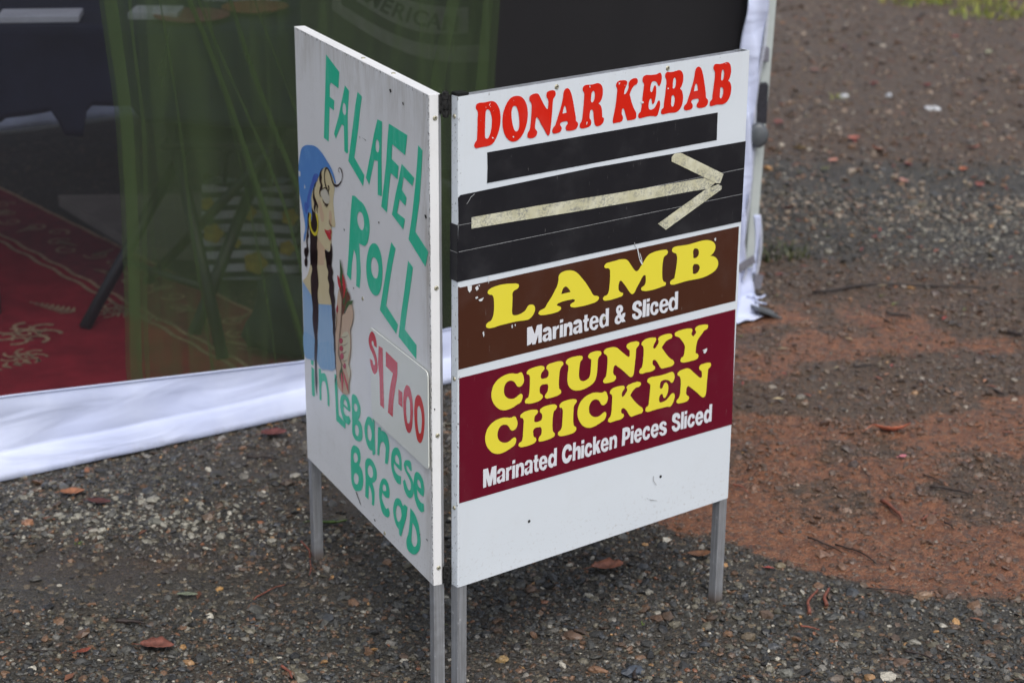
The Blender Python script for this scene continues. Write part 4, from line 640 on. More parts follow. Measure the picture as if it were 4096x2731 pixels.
# loose gravel: tens of thousands of slaty chips nobody could count
phi = (1 + 5 ** .5) / 2
ICO = np.array([(-1, phi, 0), (1, phi, 0), (-1, -phi, 0), (1, -phi, 0), (0, -1, phi), (0, 1, phi), (0, -1, -phi), (0, 1, -phi), (phi, 0, -1), (phi, 0, 1), (-phi, 0, -1), (-phi, 0, 1)]) / math.hypot(1, phi)
ICF = np.array([(0,11,5),(0,5,1),(0,1,7),(0,7,10),(0,10,11),(1,5,9),(5,11,4),(11,10,2),(10,7,6),(7,1,8),(3,9,4),(3,4,2),(3,2,6),(3,6,8),(3,8,9),(4,9,5),(2,4,11),(6,2,10),(8,6,7),(9,8,1)])
TA = np.array((-1.064, 3.945)); TD = np.array((.8389, .5443)); TN = np.array((-.5443, .8389))   # line of the tent wall
def stones(n, ylo, yhi, rmed, rsig, rmax, xm=.29, seed=0):
    g = np.random.default_rng(seed); y = ylo + (yhi - ylo) * g.random(n * 2); xw = xm * y; x = (g.random(n * 2) * 2 - 1) * xw
    rel = np.stack([x, y], 1) - TA; s = rel @ TD; o = rel @ TN
    keep = ~((s < 2.0) & (o > .06) & (o < 3.0))
    c, mu = masks(x, y); dens = np.clip(1 - .62 * c - .20 * mu, .06, 1) * (.35 + 1.1 * fbm(x, y, 4, 77)); grav = sst(5.25, 5.6, y) * (1 - sst(6.9, 7.4, y)); dens = np.maximum(dens, grav * .9); pk, hp = calm(x, y); dens = np.clip(dens * (1 - .86 * pk) + hp, 0, 1)
    keep &= g.random(n * 2) < dens
    x, y, c, mu = (q[keep][:n] for q in (x, y, c, mu)); n = len(x)
    r = np.minimum(rmed * np.exp(rsig * g.standard_normal(n)), rmax)
    return x, y, r, c, mu
def stone_mesh(x, y, r, c, mu, seed=1):
    g = np.random.default_rng(seed); n = len(x)
    V = ICO[None] * (1 + .42 * (g.random((n, 12, 1)) - .5))
    V = V * np.stack([np.ones(n), .55 + .4 * g.random(n), .22 + .38 * g.random(n)], 1)[:, None, :] * r[:, None, None]
    tx, ty, a = .35 * g.standard_normal(n), .3 * g.standard_normal(n), g.random(n) * 6.283
    cx, sx = np.cos(tx)[:, None], np.sin(tx)[:, None]; V[..., 1], V[..., 2] = V[..., 1]*cx - V[..., 2]*sx, V[..., 1]*sx + V[..., 2]*cx
    cy, sy = np.cos(ty)[:, None], np.sin(ty)[:, None]; V[..., 0], V[..., 2] = V[..., 0]*cy - V[..., 2]*sy, V[..., 0]*sy + V[..., 2]*cy
    ca, sa = np.cos(a)[:, None], np.sin(a)[:, None]; V[..., 0], V[..., 1] = V[..., 0]*ca - V[..., 1]*sa, V[..., 0]*sa + V[..., 1]*ca
    V[..., 0] += x[:, None]; V[..., 1] += y[:, None]; V[..., 2] += (ghei(x, y) + r * (.10 + .12 * g.random(n)))[:, None]
    F = (ICF[None] + (np.arange(n) * 12)[:, None, None]).reshape(-1, 3)
    P = np.array([(.040, .040, .038), (.066, .065, .058), (.024, .024, .024), (.105, .095, .070), (.125, .072, .042), (.080, .054, .038), (.30, .17, .07), (.33, .31, .26), (.16, .15, .13), (.20, .085, .045), (.052, .056, .062)])
    pr = np.array([.24, .21, .15, .12, .085, .10, .007, .016, .055, .006, .04]); k = g.choice(len(P), n, p=pr / pr.sum())
    col = P[k] * (.7 + .6 * g.random((n, 1)))
    hp = calm(x, y)[1]; col = np.where(((g.random(n) < hp * .45))[:, None], np.array((.24, .23, .19)) * (.6 + .7 * g.random((n, 1))), col)
    far = (y > 5.8)[:, None]; col = np.where(far & (g.random((n, 1)) < .16), np.array((.26, .21, .16)), col * np.where(far, 1.3, 1.0))
    dust = np.clip(c * .95 + mu * .40, 0, .92)[:, None] * (.6 + .4 * g.random((n, 1))); col = col * (1 - dust) + np.array((.150, .080, .050)) * (.45 + .9 * g.random((n, 1))) * dust
    return V.reshape(-1, 3), F, np.repeat(np.concatenate([col, np.ones((n, 1))], 1), 12, 0)
parts = [stones(38000, 2.95, 4.3, .0036, .46, .0125, .285, 1), stones(20000, 4.2, 6.2, .0044, .42, .014, .285, 2), stones(16000, 5.9, 9.9, .0070, .45, .020, .29, 3), stones(800, 2.95, 5.5, .0100, .28, .019, .285, 4)]
for fx, fy in ((.365, 3.372), (-.363, 3.540), (-.11, 3.03), (-.085, 3.03)):       # chips heaped round the feet
    g = np.random.default_rng(int(abs(fx) * 999)); q = g.random(70) * 6.283; d_ = .017 + .016 * g.random(70); X_, Y_ = fx + d_ * np.cos(q), fy + d_ * np.sin(q); parts.append((X_, Y_, .0035 + .004 * g.random(70), *masks(X_, Y_)))
x, y, r, c, mu = (np.concatenate([p[k] for p in parts]) for k in range(5))
V, F, C = stone_mesh(x, y, r, c, mu)
me = bpy.data.meshes.new('gravel'); me.vertices.add(len(V)); me.vertices.foreach_set('co', V.astype(np.float32).ravel()); set_faces(me, F)
a = me.color_attributes.new('stone', 'FLOAT_COLOR', 'POINT'); a.data.foreach_set('color', C.astype(np.float32).ravel())
m = M('wet_slate_chips', rough=.42); nz = m.noise(260, 4, .6)
m.set_col(m.mix(1.0, m.attr('stone')[0], m.mix(m.ramp(nz, .3, .7), (.65, .65, .65), (1.3, 1.3, 1.3)), 'MULTIPLY')); m.bump(nz, .3, .001); MAT['stone'] = m.m
tag(link('gravel', me, m.m), 'wet dark slate gravel scattered over the soil', 'gravel', kind='stuff')

# ------------------------------------------------------------------ the folding sign
sign = empty('folding_sign', (-.10, 3.03, 0), label='white hinged two-board food sign on aluminium legs standing on gravel', cat='sign')
def frame_of(o, d, u):
    d = Vector(d).normalized(); u = Vector(u).normalized(); y = u.cross(d)         # local x along the board, y into the board, z up
    return Matrix(((d.x, y.x, u.x, o[0]), (d.y, y.y, u.y, o[1]), (d.z, y.z, u.z, o[2]), (0, 0, 0, 1)))
def board(o, d, u, w, left):
    fr = frame_of(o, d, u); T = .020; rel = Matrix.Translation(-Vector(sign.location)) @ fr
    m = MAT['boardL' if left else 'boardR']
    # sheet: folded tray profile extruded from ZB to ZT
    r = .0022; t = .0011; dep = .0148 if left else .0165; prof = [(0, dep)]
    for k in range(5): a = k / 4 * math.pi / 2; prof.append((r - r * math.cos(a), r - r * math.sin(a)))
    nf = 24
    for k in range(1, nf): prof.append((r + (w - 2 * r) * k / nf, 0))
    for k in range(5): a = k / 4 * math.pi / 2; prof.append((w - r + r * math.sin(a), r - r * math.cos(a)))
    prof.append((w, dep))
    def inner(p):
        x, y = p; return (min(max(x, t), w - t), max(y, t))
    ring = prof + [inner(p) for p in reversed(prof)]; nz_ = 34; V, F = [], []
    g = np.random.default_rng(5 + left)
    for kz in range(nz_ + 1):
        zz = ZB + (ZT - ZB) * kz / nz_
        for k, (px, py) in enumerate(ring):
            edge = 0
            if k < len(prof) and 0 < kz < nz_ and py < 1e-6:      # very slight waviness of thin sheet metal
                edge = .0004 * math.sin(px * 13 + 1.3 * left) * math.sin(zz * 9) + .00025 * math.sin(px * 31 + zz * 23)
            V.append((px, py + edge * 0.5, zz))
    R_ = len(ring)
    for kz in range(nz_):
        for k in range(R_): a = kz * R_ + k; b = kz * R_ + (k + 1) % R_; F.append((a, b, b + R_, a + R_))
    for k in range(len(prof) - 1):
        a, b = k, k + 1; c2, d2 = R_ - 2 - k, R_ - 1 - k; F.append((b, a, d2, c2)); o2 = nz_ * R_; F.append((o2 + a, o2 + b, o2 + c2, o2 + d2))
    me = mesh('board', V, F); me.shade_smooth_by_angle(math.radians(40)) if hasattr(me, 'shade_smooth_by_angle') else None
    b = link('board', me, m, sign); b.matrix_local = rel
    b['label'] = 'grimy left board with hand-painted green words and a painted woman' if left else 'clean right board with printed red and yellow words and black taped arrow'
    # tubes of the frame
    for k, xa in enumerate((.0012, w - .0012 - .0185)):
        bm = bmesh.new(); lo, hi = (xa, .0013, 0 if k or left else 0), (xa + .0185, T, ZT - (.0 if not left else .0015)); zt = ZT - .0005
        outer = [(lo[0], lo[1]), (hi[0], lo[1]), (hi[0], hi[1]), (lo[0], hi[1])]; q = .0015
        innr = [(lo[0] + q, lo[1] + q), (hi[0] - q, lo[1] + q), (hi[0] - q, hi[1] - q), (lo[0] + q, hi[1] - q)]
        vo = [[bm.verts.new((px, py, zz)) for px, py in outer] for zz in (-.02, zt)]; vi = [[bm.verts.new((px, py, zz)) for px, py in innr] for zz in (-.02, zt)]
        for e in range(4):
            f = (e + 1) % 4
            bm.faces.new((vo[0][e], vo[0][f], vo[1][f], vo[1][e])); bm.faces.new((vi[0][f], vi[0][e], vi[1][e], vi[1][f]))
            bm.faces.new((vo[1][e], vo[1][f], vi[1][f], vi[1][e])); bm.faces.new((vo[0][f], vo[0][e], vi[0][e], vi[0][f]))
        es = [e for e in bm.edges if abs(e.verts[0].co.z - e.verts[1].co.z) > .5 and (e.verts[0].co.x, e.verts[0].co.y) and any(abs(e.verts[0].co.x - p[0]) < 1e-6 and abs(e.verts[0].co.y - p[1]) < 1e-6 for p in outer)]
        bmesh.ops.bevel(bm, geom=es, offset=.0007, segments=1, affect='EDGES')
        lg = link('leg', bm_mesh('leg', bm), MAT['alu'], sign); lg.matrix_local = rel
    for za in (ZT - .0205, ZB + .001):
        rl = boxo('rail', (.0205, .0014, za), (w - .0205, T - .0002, za + .0195), .0006, MAT['alu'], sign); rl.matrix_local = rel
    if left:       # the sheet is folded over the top edge
        fo = boxo('top_fold', (.0005, .0004, ZT - .0009), (w - .003, .0196, ZT + .0007), .0004, MAT['boardL'], sign); fo.matrix_local = rel; fo['label'] = 'bright white sheet edge folded over the top of the left board'
    return b, rel, w
Lo = (-.12530583 - .42926741 * .59803, 3.02414031 + .90317601 * .59803, -.00160577 * .59803)
bL, relL, wL = board(Lo, (.42926741, -.90317601, .00160577), (-.00082, .00138792, .99999), .59803, True)
bR, relR, wR = board((-.08678588, 3.01838404, 0), (.7887109, .61475736, -.00291595), (.00450925, -.001042, .99999), .60233, False)

def rivet(parent, x, z, r=.0042, side=None, name='rivet'):
    """domed rivet with a dark mandrel hole on the front face (side None) or on an edge face"""
    bm = bmesh.new(); n = 14; prof = [(0.0, .00155), (.42, .0015), (.8, .0011), (1.0, .0001)]
    rings = [[bm.verts.new((r * q * math.cos(2 * math.pi * k / n), r * q * math.sin(2 * math.pi * k / n), h)) for k in range(n)] for q, h in ((.32, .0009), (.36, .0015), (.7, .0013), (1, .0002), (1.02, -.0004))]
    for A, B in zip(rings, rings[1:]):
        for k in range(n): bm.faces.new((A[k], A[(k + 1) % n], B[(k + 1) % n], B[k]))
    f = bm.faces.new(rings[0]); f.material_index = 1
    me = bpy.data.meshes.new(name)
    bmesh.ops.recalc_face_normals(bm, faces=bm.faces[:]); bm.to_mesh(me); bm.free(); me.shade_smooth()
    o = link(name, me, MAT['rivet'], parent); me.materials.append(MAT['dark'])
    if side is None: o.matrix_local = Matrix.Translation((x, -.0002, z)) @ Matrix.Rotation(math.pi / 2, 4, 'X')
    elif side == 'R': o.matrix_local = Matrix.Translation((x + .0002, .0095, z)) @ Matrix.Rotation(math.pi / 2, 4, 'Y')
    elif side == 'L': o.matrix_local = Matrix.Translation((x - .0002, .0095, z)) @ Matrix.Rotation(-math.pi / 2, 4, 'Y')
    elif side == 'T': o.matrix_local = Matrix.Translation((x, .010, z + .0007))
    return o
for xx, zz in ((.189, 1.0065), (.419, 1.0075), (.297, .608)): rivet(bR, xx, zz)
for zz in (.984, .564, .344): rivet(bR, 0, zz, .0036, 'L')
for xx, zz in ((.306, .609), (.388, .2115)): rivet(bL, xx, zz, .0036)
for zz in (.98, .712, .467, .236): rivet(bL, wL, zz, .0038, 'R')
for xx in (.304, .433): rivet(bL, xx, ZT, .0040, 'T')
for xx, zz in ((.146, .284), (.436, .290)):      # empty screw holes in the white sheet
    bm = bmesh.new(); bmesh.ops.create_circle(bm, cap_ends=True, segments=14, radius=.0028); o = link('screw_hole', bm_mesh('screw_hole', bm), MAT['dark'], bR); o.matrix_local = Matrix.Translation((xx, -.0005, zz)) @ Matrix.Rotation(math.pi / 2, 4, 'X')
# printed and taped layers of the right board
outline('black_strip', 'R:strip', MAT['black'], bR, .0006, label='narrow black tape strip under the red words')
outline('black_band', 'R:arrow_black', MAT['black'], bR, .0006, label='wide black taped band behind the arrow', thick=.0002)
outline('brown_panel', 'R:brown', MAT['brown'], bR, .0006)
outline('maroon_panel', 'R:maroon', MAT['maroon'], bR, .0006)
outlines_split('tape_seam', 'R:seam', MAT['scratch'], bR, .0010)
outline('lettering', 'R:donar_kebab', MAT['red'], bR, .0007, label='red words DONAR KEBAB along the top of the right board')
outline('lettering', 'R:lamb', MAT['yellow'], bR, .0010, label='large yellow word LAMB on the brown panel')
outline('lettering', 'R:chunky_chicken', MAT['yellow'], bR, .0010, label='yellow words CHUNKY CHICKEN in two lines on the maroon panel')
outline('lettering', 'R:white1', MAT['white'], bR, .0010, label='small white words Marinated & Sliced')
outline('lettering', 'R:white2', MAT['white'], bR, .0010, label='small white words Marinated Chicken Pieces Sliced')
outlines_split('paint_chip', 'R:flake', MAT['whitepaint'], bR, .0016)
outlines_split('scratch', 'R:scratch', MAT['scratch'], bR, .0014)
outline('arrow_tape', 'R:tape0', MAT['masking'], bR, .0012, thick=.0003, label='long masking tape strip forming the shaft of the arrow')
outline('arrow_tape', 'R:tape2', MAT['masking'], bR, .0016, thick=.0003, label='lower masking tape strip of the arrow head')
outline('arrow_tape', 'R:tape1', MAT['masking'], bR, .0020, thick=.0003, label='upper masking tape strip of the arrow head')
wrap = boxo('tape_wrap', (-.0013, -.0003, .7263), (-.0002, .0196, .8167), .0004, MAT['black'], bR); wrap['label'] = 'black tape wrapped round the hinge side of the right board'
sm = boxo('tape_seam', (-.0016, .0, .7727), (-.0013, .0190, .7732), 0, MAT['scratch'], bR)
# painted left board
outlines_split('paint_chip', 'L:mark', MAT['dark'], bL, .0009)
outline('lettering', 'L:falafel', MAT['green'], bL, .0006, label='hand-painted green word FALAFEL')
outline('lettering', 'L:roll', MAT['green'], bL, .0006, label='hand-painted green word ROLL')
outline('lettering', 'L:lebanese', MAT['green'], bL, .0006, label='hand-painted green words in Lebanese')
outline('lettering', 'L:bread', MAT['green'], bL, .0006, label='hand-painted green word BReaD')
art = [('w_skin', 'skin'), ('w_blush', 'blush'), ('w_lid', 'lid'), ('w_dress', 'dress'), ('w_dresslight', 'dress2'), ('w_scarf', 'scarf'), ('w_scarfdark', 'scarf2'), ('w_scarflight', 'whitepaint'),
       ('w_hair', 'hair'), ('w_earring', 'gold'), ('w_lip', 'lip'), ('w_liplight', 'lip2'), ('w_outline', 'line'), ('w_hand', 'hand'), ('w_handlight', 'hand2'), ('w_meat', 'meat'), ('w_green', 'leafg'),
       ('w_chilli', 'lip'), ('w_line', 'line'), ('w_nail', 'nail')]
nm = dict(w_skin='painted_face', w_blush='painted_cheek', w_lid='painted_eyelid', w_dress='painted_dress', w_dresslight='painted_dress_highlight', w_scarf='painted_headscarf', w_scarfdark='painted_scarf_shade', w_scarflight='paint_chip',
          w_hair='painted_hair', w_earring='painted_earring', w_lip='painted_lips', w_liplight='painted_lip_highlight', w_outline='painted_nostril', w_hand='painted_bread_roll', w_handlight='painted_hand', w_meat='painted_filling', w_green='painted_leaves', w_chilli='painted_chillies', w_line='painted_outline', w_nail='painted_nails')
for k, (key, mt) in enumerate(art): outlines_split(nm[key], 'L:' + key, MAT[mt], bL, .0007 + .00012 * k, step=4)
plate = outline('price_plate', 'L:plate', MAT['plate'], bL, .0030, thick=.0015, label='off-white price plate riveted over the left board')
for xx, zz in ((.354, .487), (.588, .489)): o = rivet(bL, xx, zz, .0040); o.matrix_local = Matrix.Translation((0, -.0045, 0)) @ o.matrix_local
pr = outline('lettering', 'L:price', MAT['digit'], bL, .0047, glyphs=[0, 1, 2, 3, 4], label='pinkish red price digits $17-0')
pr = outline('lettering', 'L:price', MAT['red'], bL, .0048, glyphs=[5], label='bright red last zero of the price')
# hinges and end cap
def to_sign(p): return Vector(p) - Vector(sign.location)
pt = lambda rel, x, y, z: rel @ Vector((x, y, z))
for z0, z1 in ((.982, 1.020), (.204, .240)):
    a0 = (pt(relL, wL, .0155, z0) + pt(relR, 0, .0155, z0)) / 2; a1 = (pt(relL, wL, .0155, z1) + pt(relR, 0, .0155, z1)) / 2
    hg = link('hinge', bpy.data.meshes.new('hinge'), None, sign); bm = bmesh.new()
    for f0, f1 in ((0, .29), (.31, .68), (.70, 1.0)):
        q0, q1 = a0.lerp(a1, f0), a0.lerp(a1, f1); e = (q1 - q0) * .04; tube(bm, [q0, q0 + e, q1 - e, q1], [.0043, .0050, .0050, .0043], 14)
    tube(bm, [a0 - Vector((0, 0, .001)), a1 + Vector((0, 0, .0012))], .0030, 10)
    for rel, sx in ((relL, wL), (relR, 0)):
        p = pt(rel, sx, .017, (z0 + z1) / 2); qn = (p - (a0 + a1) / 2); ln = qn.length
        for k in range(1):
            c0 = (a0 + a1) / 2; box(bm, (0, -.0008, -(z1 - z0) * .40), (ln, .0008, (z1 - z0) * .40), 0, Matrix.Translation(c0) @ Matrix.Rotation(math.atan2(qn.y, qn.x), 4, 'Z'))
    bmesh.ops.recalc_face_normals(bm, faces=bm.faces[:]); bm.to_mesh(hg.data); bm.free(); hg.data.materials.append(MAT['hinge']); hg.data.shade_smooth_by_angle(math.radians(35)) if hasattr(hg.data, 'shade_smooth_by_angle') else None
cp_ = boxo('end_cap', (.0004, .0006, ZT - .0002), (.0215, .0205, ZT + .0045), .0012, MAT['cap'], sign); cp_.matrix_local = relR
if 0: bkt = boxo('hinge_bracket', (wL - .055, .0203, .992), (wL - .002, .0225, 1.013), .0005, MAT['hinge'], sign)

# ------------------------------------------------------------------ the marquee
tent = empty('marquee', (.613, 5.033, 0), label='white marquee with see-through dark mesh wall, white skirt and zipped corner behind the sign', cat='tent')
TO = Vector((-1.064, 3.945, 0)); Td = Vector((.8389, .5443, 0)); Tn = Vector((-.5443, .8389, 0))
def tp(s, off, z): return TO + Td * s + Tn * off + Vector((0, 0, z)) - Vector(tent.location)
fab = M('white_marquee_fabric', (.60, .64, .76), .7); fab.set_col(fab.mix(fab.ramp(fab.noise(5, 4, .6), .3, .7), (.50, .56, .78), (.61, .67, .86)))
fab.b.inputs['Subsurface Weight'].default_value = 0.0
x_, y_, z_ = fab.xyz('Object'); fab.bump(fab.noise(1, 2, .45, (4, 4, 16), 1.0), .32, .02); mud_ = fab.math('MULTIPLY', fab.ramp(z_, .030, .004), fab.ramp(fab.noise(45, 4, .7), .42, .62)); fab.set_col(fab.mix(fab.math('MULTIPLY', mud_, .15), fab.col, (.16, .11, .08))); MAT['fabric'] = fab.m
def sheetmesh(name, fn, nu, nv, smooth=True):
    V = [fn(i / nu, j / nv) for j in range(nv + 1) for i in range(nu + 1)]; F = [(j * (nu + 1) + i, j * (nu + 1) + i + 1, (j + 1) * (nu + 1) + i + 1, (j + 1) * (nu + 1) + i) for j in range(nv) for i in range(nu)]
    return mesh(name, V, F, smooth)
def solid(o, t=.0012):
    md = o.modifiers.new('thickness', 'SOLIDIFY'); md.thickness = t; md.offset = 0; return o
def interp(v, xs, ys): return float(np.interp(v, xs, ys))
def band_top(s): return interp(s, [-1, .015, .713, 1.096, 1.6, 1.95, 2.02], [.185, .172, .114, .122, .12, .12, .12])
def fold(s, z): return .006 * math.sin(9 * s + 22 * z) + .004 * math.sin(23 * s - 40 * z + 2 * math.sin(5 * s)) + .003 * math.sin(3.2 * s + 70 * z)
def skirt(u, v):
    s = -1.0 + 3.0 * u; t = band_top(s)
    if v < .22:      # the hem rolls forward over a rope and lies on the ground
        a = v / .22; z = .004 + .050 * math.sin(a * math.pi / 2); o = -.016 * math.cos(a * math.pi / 2) - .030 * (1 - a) ** 2 * .4 - .012
    else:
        a = (v - .22) / .78; z = .054 + (t - .054) * a; o = -.012 * (1 - a) ** 1.2
    return tp(s, o + fold(s, z) * math.sin(math.pi * min(1, v * 1.02)) * .6, z)
sk = solid(link('skirt', sheetmesh('skirt', skirt, 220, 26), MAT['fabric'], tent))
tubeo('skirt_hem', [tp(-1 + 3.0 * i / 60, -.002, band_top(-1 + 3.0 * i / 60) + .001) for i in range(61)], .0022, MAT['fabric'], tent, 6)
def strip_l(z): return interp(z, [0, .12, .3, .69, .82, 2.1], [1.905, 1.925, 1.925, 1.925, 1.936, 1.96])
def strip_r(z): return interp(z, [0, .02, .05, .12, .2, .3, .4, .55, .7, .8, .95, 2.1], [1.922, 1.930, 1.945, 1.965, 1.958, 1.970, 1.970, 1.976, 1.992, 1.997, 2.003, 2.03]) + .0035 * math.sin(z * 19)
def cstrip(u, v):
    z = .004 + 2.1 * v ** 1.3; s = strip_l(z) + (strip_r(z) - strip_l(z)) * u
    b = max(0, .12 - z) / .12
    return tp(s + .01 * .3 * b * math.sin(z * 90), -.010 - .012 * math.sin(u * math.pi) * (1 + b) + .006 * math.sin(z * 30 + u * 6) + fold(s, z) * .3 , z)
solid(link('corner_flap', sheetmesh('corner_flap', cstrip, 14, 160), MAT['fabric'], tent))
# zipper: two rows of teeth on tape
def zipper(name, fn, z0, z1, n):
    bm = bmesh.new()
    for i in range(n):
        z = z0 + (z1 - z0) * i / n; c = fn(z); box(bm, (c.x - .0035, c.y - .0025, c.z - (z1 - z0) / n * .3), (c.x + .0035, c.y + .0025, c.z + (z1 - z0) / n * .3))
    return link(name, bm_mesh(name, bm), MAT['zip'], tent)
MAT['zip'] = mat_plain('zip_teeth', (.55, .58, .66), .5, .1); MAT['strap'] = mat_plain('grey_webbing', (.17, .17, .20), .8, .25, 200, 0, .5); MAT['strapd'] = mat_plain('dark_webbing', (.022, .022, .030), .75, .3, 150, 0, .5)
MAT['post'] = mat_plain('pale_powder_coat', (.46, .51, .50), .45, .06, 12); MAT['knob'] = mat_plain('grey_plastic_knob', (.09, .10, .11), .35, .15)
zipper('zipper', lambda z: tp(strip_r(z) + .001, -.013, z), .10, 2.0, 420)
def post_s(z): return 1.990 + .045 * z
pst = boxo('post', (-.015, -.0125, 0), (.015, .0125, 2.15), .0015, MAT['post'], tent)
pst.matrix_local = Matrix.Translation(tp(1.990, .016, 0)) @ Matrix.Rotation(math.atan2(Td.y, Td.x), 4, 'Z') @ Matrix.Rotation(.045, 4, 'Y')
def on_post(name, lo, hi, m, bev=.002):
    o = boxo(name, lo, hi, bev, m, tent); o.matrix_local = pst.matrix_local; return o
on_post('strap', (-.0165, -.0145, .655), (.0165, .0145, .690), MAT['strap'])
on_post('joint_sleeve', (-.018, -.016, .500), (.018, .016, .600), MAT['strapd'])
kn = tubeo('knob', [(0, 0, 0), (0, -.004, 0), (0, -.022, 0), (0, -.028, 0)], [.022, .025, .025, .018], MAT['knob'], tent, 18); kn.matrix_local = pst.matrix_local @ Matrix.Translation((-.004, -.014, .475)) @ Matrix.Scale(1.25, 4, (0, 0, 1))
on_post('sleeve_tab', (-.024, -.022, .52), (-.010, -.0165, .60), MAT['strapd'])
s1 = boxo('strap', (-.042, -.0165, .155), (.0165, -.0135, .178), .001, MAT['strap'], tent); s1.matrix_local = pst.matrix_local @ Matrix.Rotation(-.30, 4, 'Y') @ Matrix.Translation((-.045, 0, .0))
s1.matrix_local = Matrix.Translation(tp(1.975, -.004, .145)) @ Matrix.Rotation(math.atan2(Td.y, Td.x), 4, 'Z') @ Matrix.Rotation(-.35, 4, 'Y') @ Matrix.Translation((0, 0, -.166))
t1 = boxo('strap', (-.010, -.004, -.022), (.018, .004, .016), .001, MAT['strap'], tent); t1.matrix_local = Matrix.Translation(tp(2.012, -.004, .085)) @ Matrix.Rotation(math.atan2(Td.y, Td.x), 4, 'Z') @ Matrix.Rotation(.2, 4, 'Y')
def flap2(u, v):
    z = .10 + .16 * v; return tp(2.002 + .016 * u + .010 * math.sin(math.pi * v) - .004, -.002 + .006 * math.sin(v * 5) * u + .004, z)
solid(link('side_flap', sheetmesh('side_flap', flap2, 4, 16), MAT['fabric'], tent))
zipper('zipper', lambda z: tp(2.015 + .010 * math.sin(math.pi * (z - .1) / .16), .0, z), .10, .26, 38)
bm = bmesh.new(); tube(bm, [tp(1.97, -.02, .055), tp(1.99, -.026, .050), tp(2.015, -.022, .044), tp(2.03, -.02, .047)], .0028, 8); tube(bm, [tp(1.975, -.02, .05), tp(2.0, -.03, .036), tp(2.028, -.028, .026)], .0028, 8); tube(bm, [tp(1.985, -.026, .056), tp(1.995, -.03, .046), tp(1.99, -.03, .035)], .003, 8)
link('tie_cord', bm_mesh('tie_cord', bm, True), MAT['fabric'], tent)
ft = boxo('foot_plate', (-.03, -.045, 0), (.055, .035, .006), .001, MAT['knob'], tent); ft.matrix_local = Matrix.Translation(tp(2.0, -.035, .018)) @ Matrix.Rotation(math.atan2(Td.y, Td.x) - .2, 4, 'Z') @ Matrix.Rotation(.42, 4, 'Y')
def rag(u, v): return tp(1.90 + .085 * u, -.070 + .05 * v, .008 + .005 * math.sin(u * 5 + v * 3) ** 2 + .006 * v)
solid(link('ground_flap', sheetmesh('ground_flap', rag, 12, 8), MAT['fabric'], tent))
# mesh window, sheer green curtain and black drape
def see(name, col, opac, fold=0):
    m = M(name, col, .9); tr = m.n('ShaderNodeBsdfTransparent'); mx = m.n('ShaderNodeMixShader'); df = m.n('ShaderNodeBsdfDiffuse'); df.inputs[0].default_value = (*col, 1)
    nz = m.noise(1, 4, .6, (16, 16, 1.6), .8) if fold else m.noise(1, 3, .6, (900, 900, 900)); am = .17 if fold else .05; m.link(m.ramp(nz, .3, .7, opac - am, opac + am), mx.inputs[0]); m.link(tr.outputs[0], mx.inputs[1])
    if fold:
        tl = m.n('ShaderNodeBsdfTranslucent'); tl.inputs[0].default_value = (*col, 1); m2 = m.n('ShaderNodeMixShader'); m2.inputs[0].default_value = .45; m.link(df.outputs[0], m2.inputs[1]); m.link(tl.outputs[0], m2.inputs[2]); m.link(m2.outputs[0], mx.inputs[2])
    else: m.link(df.outputs[0], mx.inputs[2])
    m.link(mx.outputs[0], m.t.nodes['Material Output'].inputs[0]); return m.m
MAT['screen'] = see('fly_screen', (.030, .030, .034), .42); MAT['sheer'] = see('sheer_green_net', (.20, .32, .105), .45, 1)
link('mesh_window', sheetmesh('mesh_window', lambda u, v: tp(-1.0 + 2.98 * u, .002 + .010 * math.sin(u * 13 + v * 2) * math.sin(v * math.pi), band_top(-1 + 2.98 * u) - .004 + (2.08 - band_top(-1 + 2.98 * u)) * v), 90, 24), MAT['screen'], tent)
cur = empty('green_curtain', tuple(TO + Td * .8 + Tn * .07), label='sheer green net curtain hanging in folds inside the mesh wall', cat='curtain')
def cp2(s, off, z): return TO + Td * s + Tn * off + Vector((0, 0, z)) - Vector(cur.location)
def cleft(z): return interp(z, [0, .13, .34, .53, .71, .95, 2.1], [.330, .318, .327, .331, .331, .311, .20])
def cright(z): return interp(z, [0, .69, .86, 2.1], [1.25, 1.263, 1.276, 1.34])
def csheet(u, v):
    z = .03 + 2.0 * v; s = cleft(z) + (cright(z) - cleft(z)) * u
    return cp2(s, .07 + .012 * math.sin(u * 21 + 2 * v) + .006 * math.sin(u * 55 - 3 * v), z)
bm = bmesh.new()
def add_sheet(fn, nu, nv):
    vs = [[bm.verts.new(fn(i / nu, j / nv)) for i in range(nu + 1)] for j in range(nv + 1)]
    for j in range(nv):
        for i in range(nu): bm.faces.new((vs[j][i], vs[j][i + 1], vs[j + 1][i + 1], vs[j + 1][i]))
add_sheet(csheet, 120, 30)
def pleat(pts, w, off, nlay=2, wt=1.0):
    zs = [p[1] for p in pts]; ss = [p[0] for p in pts]; o = np.argsort(zs); zs = [zs[k] for k in o]; ss = [ss[k] for k in o]
    sl = (ss[-1] - ss[0]) / (zs[-1] - zs[0])
    def c(z): return interp(z, zs, ss) + .004 * math.sin(z * 9 + ss[0] * 40) + (0 if zs[0] <= z <= zs[-1] else (sl * (z - zs[-1]) if z > zs[-1] else sl * .7 * (z - zs[0])))
    for k in range(nlay): add_sheet(lambda u, v, k=k: cp2(c(.03 + 2 * v) + (u - .5) * w * (1 + .25 * math.sin(v * 11)) * (1 if k == 0 else wt), .05 - .006 * k + off + .004 * math.sin(u * 3.1), .03 + 2 * v), 3, 30)
pleat([(.497, .936), (.559, .755), (.654, .466)], .012, 0, 4, .6); pleat([(.522, .936), (.590, .755), (.70, .466)], .006, 0, 2)
pleat([(.588, .927), (.642, .762), (.734, .494)], .010, 0, 4, .6)
